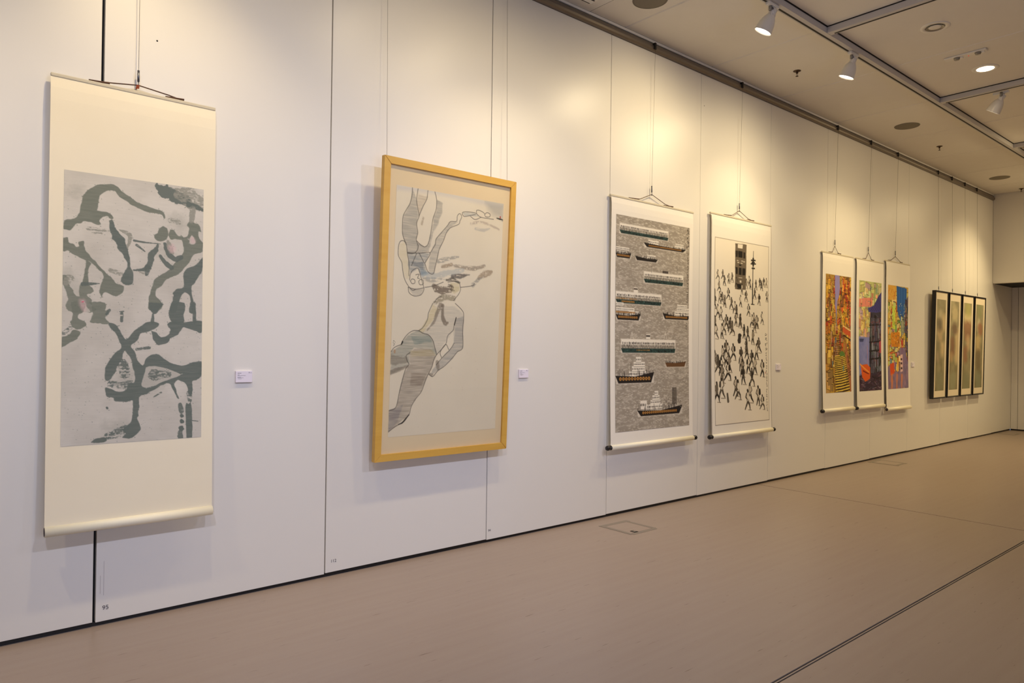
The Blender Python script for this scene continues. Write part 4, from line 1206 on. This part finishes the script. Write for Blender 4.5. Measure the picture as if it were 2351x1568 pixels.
# ------------------------------------------------------------------ building the pictures
def sheet(name, canvas, x0, x1, z0, z1, yfun, m, parent):
    """a painted sheet: one vertex per painted cell, colour stored on the mesh"""
    h, w = canvas.h, canvas.w
    xs = np.linspace(x0, x1, w)
    zs = np.linspace(z1, z0, h)
    co = np.empty((h, w, 3))
    co[..., 0] = xs[None, :]
    co[..., 2] = zs[:, None]
    co[..., 1] = np.array([yfun(z) for z in zs])[:, None]
    idx = np.arange(h * w).reshape(h, w)
    q = np.stack([idx[:-1, :-1], idx[1:, :-1], idx[1:, 1:], idx[:-1, 1:]], -1).reshape(-1, 4)
    me = bpy.data.meshes.new(name)
    me.vertices.add(h * w)
    me.vertices.foreach_set('co', co.reshape(-1).astype(np.float32))
    me.loops.add(q.size)
    me.loops.foreach_set('vertex_index', q.reshape(-1).astype(np.int32))
    me.polygons.add(len(q))
    me.polygons.foreach_set('loop_start', np.arange(0, q.size, 4, dtype=np.int32))
    me.polygons.foreach_set('loop_total', np.full(len(q), 4, np.int32))
    me.update(calc_edges=True)
    at = me.color_attributes.new('paint', 'FLOAT_COLOR', 'POINT')
    cl = np.ones((h * w, 4), np.float32)
    cl[:, :3] = lin(np.clip(canvas.a, 0, 255)).reshape(-1, 3)
    at.data.foreach_set('color', cl.reshape(-1))
    return link(name, me, m, parent)

def curved_sheet(name, x0, x1, z0, z1, yfun, m, parent, th=.0012, nx=2, nz=40):
    bm = bmesh.new()
    lay = []
    for s in (0, th):
        lay.append([[bm.verts.new((x0 + (x1 - x0) * i / nx, yfun(z0 + (z1 - z0) * k / nz) + s, z0 + (z1 - z0) * k / nz)) for i in range(nx + 1)] for k in range(nz + 1)])
    for a in lay:
        for k in range(nz):
            for i in range(nx):
                bm.faces.new((a[k][i], a[k][i + 1], a[k + 1][i + 1], a[k + 1][i]))
    for k in range(nz):
        for i in (0, nx):
            bm.faces.new((lay[0][k][i], lay[0][k + 1][i], lay[1][k + 1][i], lay[1][k][i]))
    for k in (0, nz):
        for i in range(nx):
            bm.faces.new((lay[0][k][i], lay[0][k][i + 1], lay[1][k][i + 1], lay[1][k][i]))
    bmesh.ops.recalc_face_normals(bm, faces=bm.faces)
    return from_bm(name, bm, m, parent)

def scroll(label, x0, x1, zt, zb, yt, yb, pic, canvas, R=.022, knobs=True, paper='paper_w', wire_x=None, apex=.07, cordr=.0028, border=False,
           peg=True, tie=True, kl=1.0, cord_half=.30, group='hanging scrolls', silk='rod', clasp=.075):
    """x0..x1 paper edges, zt top of rod, zb centre of roller, yt/yb how far the paper stands off the wall; pic = x0,x1,z0,z1"""
    xc = (x0 + x1) / 2
    t = thing('hanging_scroll', label, 'scroll', (xc, 0, zb - R), group)
    oz = zb - R
    Hh = zt - zb
    def yf(z):
        s = min(max((z + oz - zb) / Hh, 0), 1)
        y = -(yb + (yt - yb) * s) + .012 * math.sin(math.pi * s)
        if s > .94:
            y += .010 * ((s - .94) / .06) ** 2
        return y
    a, b = x0 - xc, x1 - xc
    mp = curved_sheet('mount_paper', a, b, zb - oz, zt - .014 - oz, yf, M[paper], t)
    sheet('picture', canvas, pic[0] - xc, pic[1] - xc, pic[2] - oz, pic[3] - oz, lambda z: yf(z) - .0012, M['paint'], mp)
    # top stave
    ytop = yf(zt - oz)
    bm = bmesh.new()
    add_box(bm, a - (.012 if peg else 0), b + (.012 if peg else 0), ytop - .006, ytop + .012, zt - .018 - oz, zt - oz, .004)
    bmesh.ops.recalc_face_normals(bm, faces=bm.faces)
    st = from_bm('top_stave', bm, M[silk], t)
    if border:
        for q in ((a + .002, a + .006, pic[2] - oz - .1, zt - oz - .03), (b - .006, b - .002, pic[2] - oz - .1, zt - oz - .03)):
            curved_sheet('edge_line', q[0], q[1], q[2], q[3], lambda z: yf(z) - .0006, M['cord'], mp, th=.0004, nx=1)
    # roller
    yr = -yb
    ya = yr
    bm = bmesh.new()
    add_tube(bm, [(a, ya, R), (b, ya, R)], R, 24)
    ro = from_bm('roller', bm, M['roller'], t, smooth=True)
    for f in ro.data.polygons:
        if abs(f.normal.x) > .9:
            f.use_smooth = False
    if knobs:
        for s, x in ((-1, a), (1, b)):
            lathe('roller_knob', [(r_, z_ * kl) for r_, z_ in ((0, .0), (R * .95, .0), (R * .95, .006), (R * .62, .010), (R * .62, .018), (R * .98, .026), (R * 1.0, .040), (R * .8, .050), (0, .053))],
                  M['knob'], ro, n=20, axis=(s, 0, 0), origin=(x, ya, R))
    else:
        for s, x in ((-1, a), (1, b)):
            lathe('roller_end', [(0, .0012), (R * .86, .0012), (R * .86, 0), (0, 0)], M['rollcore'], ro, n=20, axis=(s, 0, 0), origin=(x, ya, R))
    # cord
    wx = (wire_x if wire_x is not None else xc) - xc
    zz = zt - oz
    w2 = (b - a)
    yy = ytop + .003
    bm = bmesh.new()
    lft, rgt = wx - w2 * cord_half, wx + w2 * cord_half
    add_tube(bm, [(lft, yy, zz + .001), (lft + w2 * .13, yy, zz + .012), (wx, yy, zz + apex), (rgt - w2 * .10, yy, zz + .014), (rgt, yy, zz + .001)], cordr, 6)
    for s, e in ((lft, lft + w2 * .12), (rgt - w2 * .12, rgt)):
        add_tube(bm, [(s, yy - .001, zz + .002), (e, yy - .001, zz + .008)], cordr * 1.5, 6)
    hc = from_bm('hanging_cord', bm, M['cord'], t, smooth=True)
    if tie:
        bm = bmesh.new()
        add_tube(bm, [(wx - .004, yy - .003, zz + apex), (wx - .010, yy - .004, zz + apex - .022)], .0045, 6)
        add_tube(bm, [(wx + .002, yy - .003, zz + apex), (wx - .001, yy - .004, zz + apex - .018)], .004, 6)
        from_bm('cord_tie', bm, M['ribbon'], hc)
    return (wx + xc, yy, zt + apex)

def hang_wire(label, x, z0, y0=-.03, clasp=.075, rad=.0011, hook=True):
    """steel wire from the rail down to a clasp at z0"""
    t = thing('hanging_wire', label, 'wire', (x, y0, z0), 'picture hanging wires')
    zr = 4.075
    yr = -.044
    tube('cable', [(0, yr - y0, zr - .025 - z0), (0, 0, clasp)], rad, M['wire'], t, n=5)
    bm = bmesh.new()
    add_box(bm, -.010, .010, yr - .006 - y0, yr + .008 - y0, zr - .030 - z0, zr + .028 - z0, .002)
    add_box(bm, -.010, .010, yr + .004 - y0, yr + .022 - y0, zr + .016 - z0, zr + .027 - z0)
    bmesh.ops.recalc_face_normals(bm, faces=bm.faces)
    from_bm('rail_hook', bm, M['slot'], t)
    if hook:
        bm = bmesh.new()
        add_tube(bm, [(0, 0, .022), (0, 0, clasp + .004)], .0055, 8)
        add_tube(bm, [(0, 0, .024), (.001, -.001, .010), (-.001, -.004, -.004), (-.003, .000, -.006), (-.002, .003, .004)], .0028, 6)
        from_bm('clasp', bm, M['steel'], t, smooth=True)
    return t

# 1 tall abstract ink scroll
p = scroll('tall cream scroll with abstract grey-green ink strokes, leftmost on the wall', .470, 1.222, 2.685, .522, .05, .085,
           (.530, 1.165, .915, 2.232), paint_ink(), R=.024, knobs=False, paper='paper', wire_x=.845, apex=.030, cordr=.003, peg=False, cord_half=.29)
hang_wire('thin wire holding the leftmost ink scroll', p[0], p[2] - .004, p[1])

# 2 gold framed swimmers
FW, FH = 1.068, 1.912
t = thing('framed_picture', 'gold wooden frame with an ink drawing of two swimmers', 'framed picture', (2.732, -.045, .680), 'framed pictures', (math.radians(2.3), 0, 0))
b_ = .045
dp = .035
def frame_bars(t, w, h, b, dp, m, name='frame_bar'):
    for pts in ([(-w / 2, 0), (w / 2, 0), (w / 2 - b, b), (-w / 2 + b, b)], [(w / 2, 0), (w / 2, h), (w / 2 - b, h - b), (w / 2 - b, b)],
                [(w / 2, h), (-w / 2, h), (-w / 2 + b, h - b), (w / 2 - b, h - b)], [(-w / 2, h), (-w / 2, 0), (-w / 2 + b, b), (-w / 2 + b, h - b)]):
        bm = bmesh.new()
        fr = [bm.verts.new((x, -dp, z)) for x, z in pts]
        bk = [bm.verts.new((x, 0, z)) for x, z in pts]
        bm.faces.new(fr); bm.faces.new(list(reversed(bk)))
        for i in range(4):
            bm.faces.new((fr[i], fr[(i + 1) % 4], bk[(i + 1) % 4], bk[i]))
        bmesh.ops.recalc_face_normals(bm, faces=bm.faces)
        ed = [e for e in bm.edges if all(v.co.y < -dp * .9 for v in e.verts)]
        bmesh.ops.bevel(bm, geom=[ed[0], ed[2]] if len(ed) > 3 else ed, offset=b * .06, segments=2, affect='EDGES')
        from_bm(name, bm, m, t)
frame_bars(t, FW, FH, b_, dp, M['gold'])
mb = box('mat_board', -FW / 2 + b_ * .5, FW / 2 - b_ * .5, -dp + .016, -.004, b_ * .5, FH - b_ * .5, M['matboard'], t)
cv = paint_swimmers()
sheet('picture', cv, -.435, .435, .150, 1.745, lambda z: -dp + .0152, M['paint'], mb)
box('glass_pane', -FW / 2 + b_ * .9, FW / 2 - b_ * .9, -dp + .008, -dp + .0095, b_ * .9, FH - b_ * .9, M['glass'], t)
hang_wire('thin wire at the upper left corner of the gold frame', 2.262, 2.575, -.07, clasp=.02, hook=False)
hang_wire('thin wire at the upper right corner of the gold frame', 3.250, 2.575, -.07, clasp=.02, hook=False)

# 3 ferry scroll, 4 crowd scroll
p = scroll('white scroll of many black and white ferries on a grey harbour', 4.412, 5.545, 2.695, .585, .035, .055, (4.470, 5.490, .706, 2.535), paint_ferries(),
           R=.021, wire_x=4.945, apex=.075, tie=False, cord_half=.27)
hang_wire('thin wire holding the grey ferry scroll', p[0], p[2] - .004, p[1])
p = scroll('white scroll with a crowd of ink figures walking below a tram', 5.835, 6.925, 2.735, .572, .035, .065, (5.895, 6.875, .676, 2.500), paint_crowd(),
           R=.021, wire_x=6.33, apex=.075, border=True, tie=False, cord_half=.25)
hang_wire('thin wire holding the walking crowd scroll', p[0], p[2] - .004, p[1])

# 5-7 bright town scrolls
p = scroll('narrow scroll of a yellow stair street, left of three bright scrolls', 8.075, 8.860, 2.575, .705, .03, .05, (8.150, 8.800, .912, 2.315), paint_stairs(),
           R=.022, wire_x=8.39, kl=.78, apex=.085, tie=False, cord_half=.20)
hang_wire('thin wire holding the yellow stair street scroll', p[0], p[2] - .004, p[1], rad=.0014)
p = scroll('narrow scroll of a dark pier with an orange boat, middle of three bright scrolls', 8.955, 9.735, 2.578, .700, .03, .05, (9.025, 9.675, .905, 2.300), paint_pier(),
           R=.022, wire_x=9.30, kl=.78, apex=.09, tie=False, cord_half=.21)
hang_wire('thin wire holding the dark blue pier scroll', p[0], p[2] - .004, p[1], rad=.0014)
p = scroll('narrow scroll of crowded shop signs under blue sky, right of three bright scrolls', 9.820, 10.600, 2.625, .640, .03, .05, (9.880, 10.545, .908, 2.298), paint_signs(),
           R=.022, wire_x=10.13, apex=.07, knobs=False, tie=False, cord_half=.30)
hang_wire('thin wire holding the shop sign street scroll', p[0], p[2] - .004, p[1], rad=.0014)

# 8-11 four narrow black frames
beige, green, rust, grey_ = (206, 184, 142), (136, 136, 108), (146, 106, 82), (130, 122, 100)
soft = [[(.4, .16, .4, .06, (196, 184, 150)), (.8, .2, .4, .1, beige), (.4, .36, .6, .05, (190, 166, 128)), (.7, .5, .5, .08, beige), (.35, .26, .5, .04, (110, 100, 84)), (.5, .85, .7, .1, green), (.2, .6, .3, .05, (170, 150, 126))],
        [(.5, .12, .7, .05, (200, 186, 146)), (.8, .36, .5, .3, beige), (.3, .45, .5, .12, (132, 96, 74)), (.5, .3, .6, .02, (116, 96, 80)), (.4, .86, .7, .1, (150, 150, 120)), (.2, .62, .4, .03, (180, 150, 110))],
        [(.5, .18, .8, .05, (222, 206, 156)), (.5, .06, .7, .03, (176, 172, 110)), (.5, .30, .9, .06, rust), (.6, .42, .4, .1, (196, 168, 130)), (.3, .55, .5, .1, rust), (.5, .88, .8, .1, green)],
        [(.4, .22, .4, .08, (196, 186, 156)), (.6, .28, .6, .04, (150, 104, 78)), (.35, .42, .6, .1, (196, 172, 124)), (.4, .6, .6, .12, (116, 102, 78)), (.5, .04, .7, .06, (140, 142, 104)), (.5, .88, .7, .1, (134, 136, 110))]]
lab4 = ['first from the left of four narrow black frames with blurred blossoms', 'second from the left of four narrow black frames with blurred blossoms',
        'third from the left of four narrow black frames with blurred blossoms', 'rightmost of four narrow black frames with blurred blossoms']
for i in range(4):
    xa = 11.345 + i * .560
    wF, hF = .515, 1.590
    t = thing('framed_picture', lab4[i], 'framed picture', (xa + wF / 2, -.028, .722), 'four narrow black frames', (math.radians(.9), 0, 0))
    frame_bars(t, wF, hF, .020, .050, M['blackframe'])
    mb = box('mat_board', -wF / 2 + .009, wF / 2 - .009, -.040, -.004, .009, hF - .009, M['cream'], t)
    sheet('picture', paint_soft(31 + i, soft[i]), -.175, .175, .115, 1.465, lambda z: -.0408, M['paint'], mb)
    hang_wire(('thin wire above the %s of the four narrow black frames' % ['first', 'second', 'third', 'rightmost'][i]), xa + .5 * wF - .03, .722 + hF + .004, -.06, clasp=.06, rad=.0014)

# ------------------------------------------------------------------ labels on the wall
def wall_label(label, x, z, w=.092, h=.063):
    t = thing('wall_label', label, 'label card', (x, 0, z), 'white caption cards')
    box('card', -w / 2, w / 2, -.012, .0005, 0, h, M['card'], t, bev=.0008)
    bm = bmesh.new()
    random.seed(int(x * 100))
    k = h / .063
    def dash(x0, x1, zz, hh):
        x_ = x0
        while x_ < x1:
            l = random.uniform(.002, .006)
            add_box(bm, x_, min(x_ + l, x1), -.0124, -.0119, zz, zz + hh)
            x_ += l + random.uniform(.0006, .0012)
    X = -w / 2 + .010
    dash(X, X + .020, .0505 * k, .0026)
    dash(X, X + .010, .0415 * k, .0020)
    dash(X, X + .044, .0370 * k, .0016)
    dash(X, X + .018, .0285 * k, .0018)
    dash(X, X + .032, .0240 * k, .0014)
    dash(X + .003, X + .022, .0190 * k, .0014)
    dash(w / 2 - .020, w / 2 - .016, .051 * k, .0060)
    dash(w / 2 - .012, w / 2 - .004, .0515 * k, .0018)
    bmesh.ops.recalc_face_normals(bm, faces=bm.faces)
    from_bm('printed_text', bm, M['ink'], t)
wall_label('white caption card between the ink scroll and the gold frame', 1.408, 1.196)
wall_label('white caption card just right of the gold frame', 3.485, 1.181)
wall_label('white caption card just right of the walking crowd scroll', 7.145, 1.196)
wall_label('white caption card just right of the three bright town scrolls', 10.79, 1.196)
wall_label('white caption card beside the rightmost black frame', 13.72, 1.215)

# small dark pin left in the wall
for lb, x, z in (('tiny dark pin in the wall panel beside the crowd scroll wire', 5.745, 3.742), ('tiny dark pin high on the wall right of the leftmost scroll wire', .938, 2.98)):
    pn = lathe('wall_pin', [(0, .004), (.004, .003), (.005, 0), (0, 0)], M['slot'], None, n=8, axis=(0, -1, 0), origin=(0, 0, 0))
    pn.location = (x, .002, z)
    tag(pn, lb, 'pin')

# ------------------------------------------------------------------ taped floor boxes
def floor_box(label, pts, latch=False):
    xs_, ys_ = [p[0] for p in pts], [p[1] for p in pts]
    cx, cy = sum(xs_) / 4, sum(ys_) / 4
    t = thing('floor_outlet_box', label, 'floor box', (cx, cy, 0), 'taped floor outlet boxes')
    P = [Vector((x - cx, y - cy)) for x, y in pts]
    lid = bmesh.new()
    lo = [lid.verts.new((p.x * .86, p.y * .86, .0)) for p in P]
    hi = [lid.verts.new((p.x * .86, p.y * .86, .0012)) for p in P]
    lid.faces.new(hi)
    for i in range(4):
        lid.faces.new((lo[i], lo[(i + 1) % 4], hi[(i + 1) % 4], hi[i]))
    bmesh.ops.recalc_face_normals(lid, faces=lid.faces)
    lid_o = from_bm('lid', lid, M['floor'], t)
    for i in range(4):
        a, b = P[i], P[(i + 1) % 4]
        d = (b - a).normalized()
        n = Vector((-d.y, d.x))
        w = random.uniform(.016, .022)
        e0, e1 = random.uniform(-.01, .03), random.uniform(-.01, .03)
        bm = bmesh.new()
        q = [a - d * e0 - n * w, b + d * e1 - n * w * .8, b + d * e1 + n * w, a - d * e0 + n * w]
        zt = .0016 + .0003 * i
        lo = [bm.verts.new((v.x, v.y, 0)) for v in q]
        hi = [bm.verts.new((v.x, v.y, zt)) for v in q]
        bm.faces.new(hi)
        for k in range(4):
            bm.faces.new((lo[k], lo[(k + 1) % 4], hi[(k + 1) % 4], hi[k]))
        bmesh.ops.recalc_face_normals(bm, faces=bm.faces)
        from_bm('tape_strip', bm, M['tape'], t)
    if latch:
        box('cable_flap', -.085, -.045, -.135, -.085, 0, .004, M['slot'], lid_o, bev=.001)
        box('flap_tab', -.078, -.052, -.122, -.098, .004, .0055, M['tape'], lid_o)
random.seed(4)
floor_box('taped floor outlet box below the ferry scroll, nearest the camera', [(4.175, -.489), (4.46, -.489), (4.455, -.195), (4.175, -.185)], True)
floor_box('taped floor outlet box below the three bright town scrolls', [(9.29, -.385), (9.56, -.377), (9.59, -.075), (9.29, -.065)])
floor_box('farthest taped floor outlet box before the recess', [(14.42, -.285), (14.725, -.28), (14.73, -.02), (14.48, -.015)])
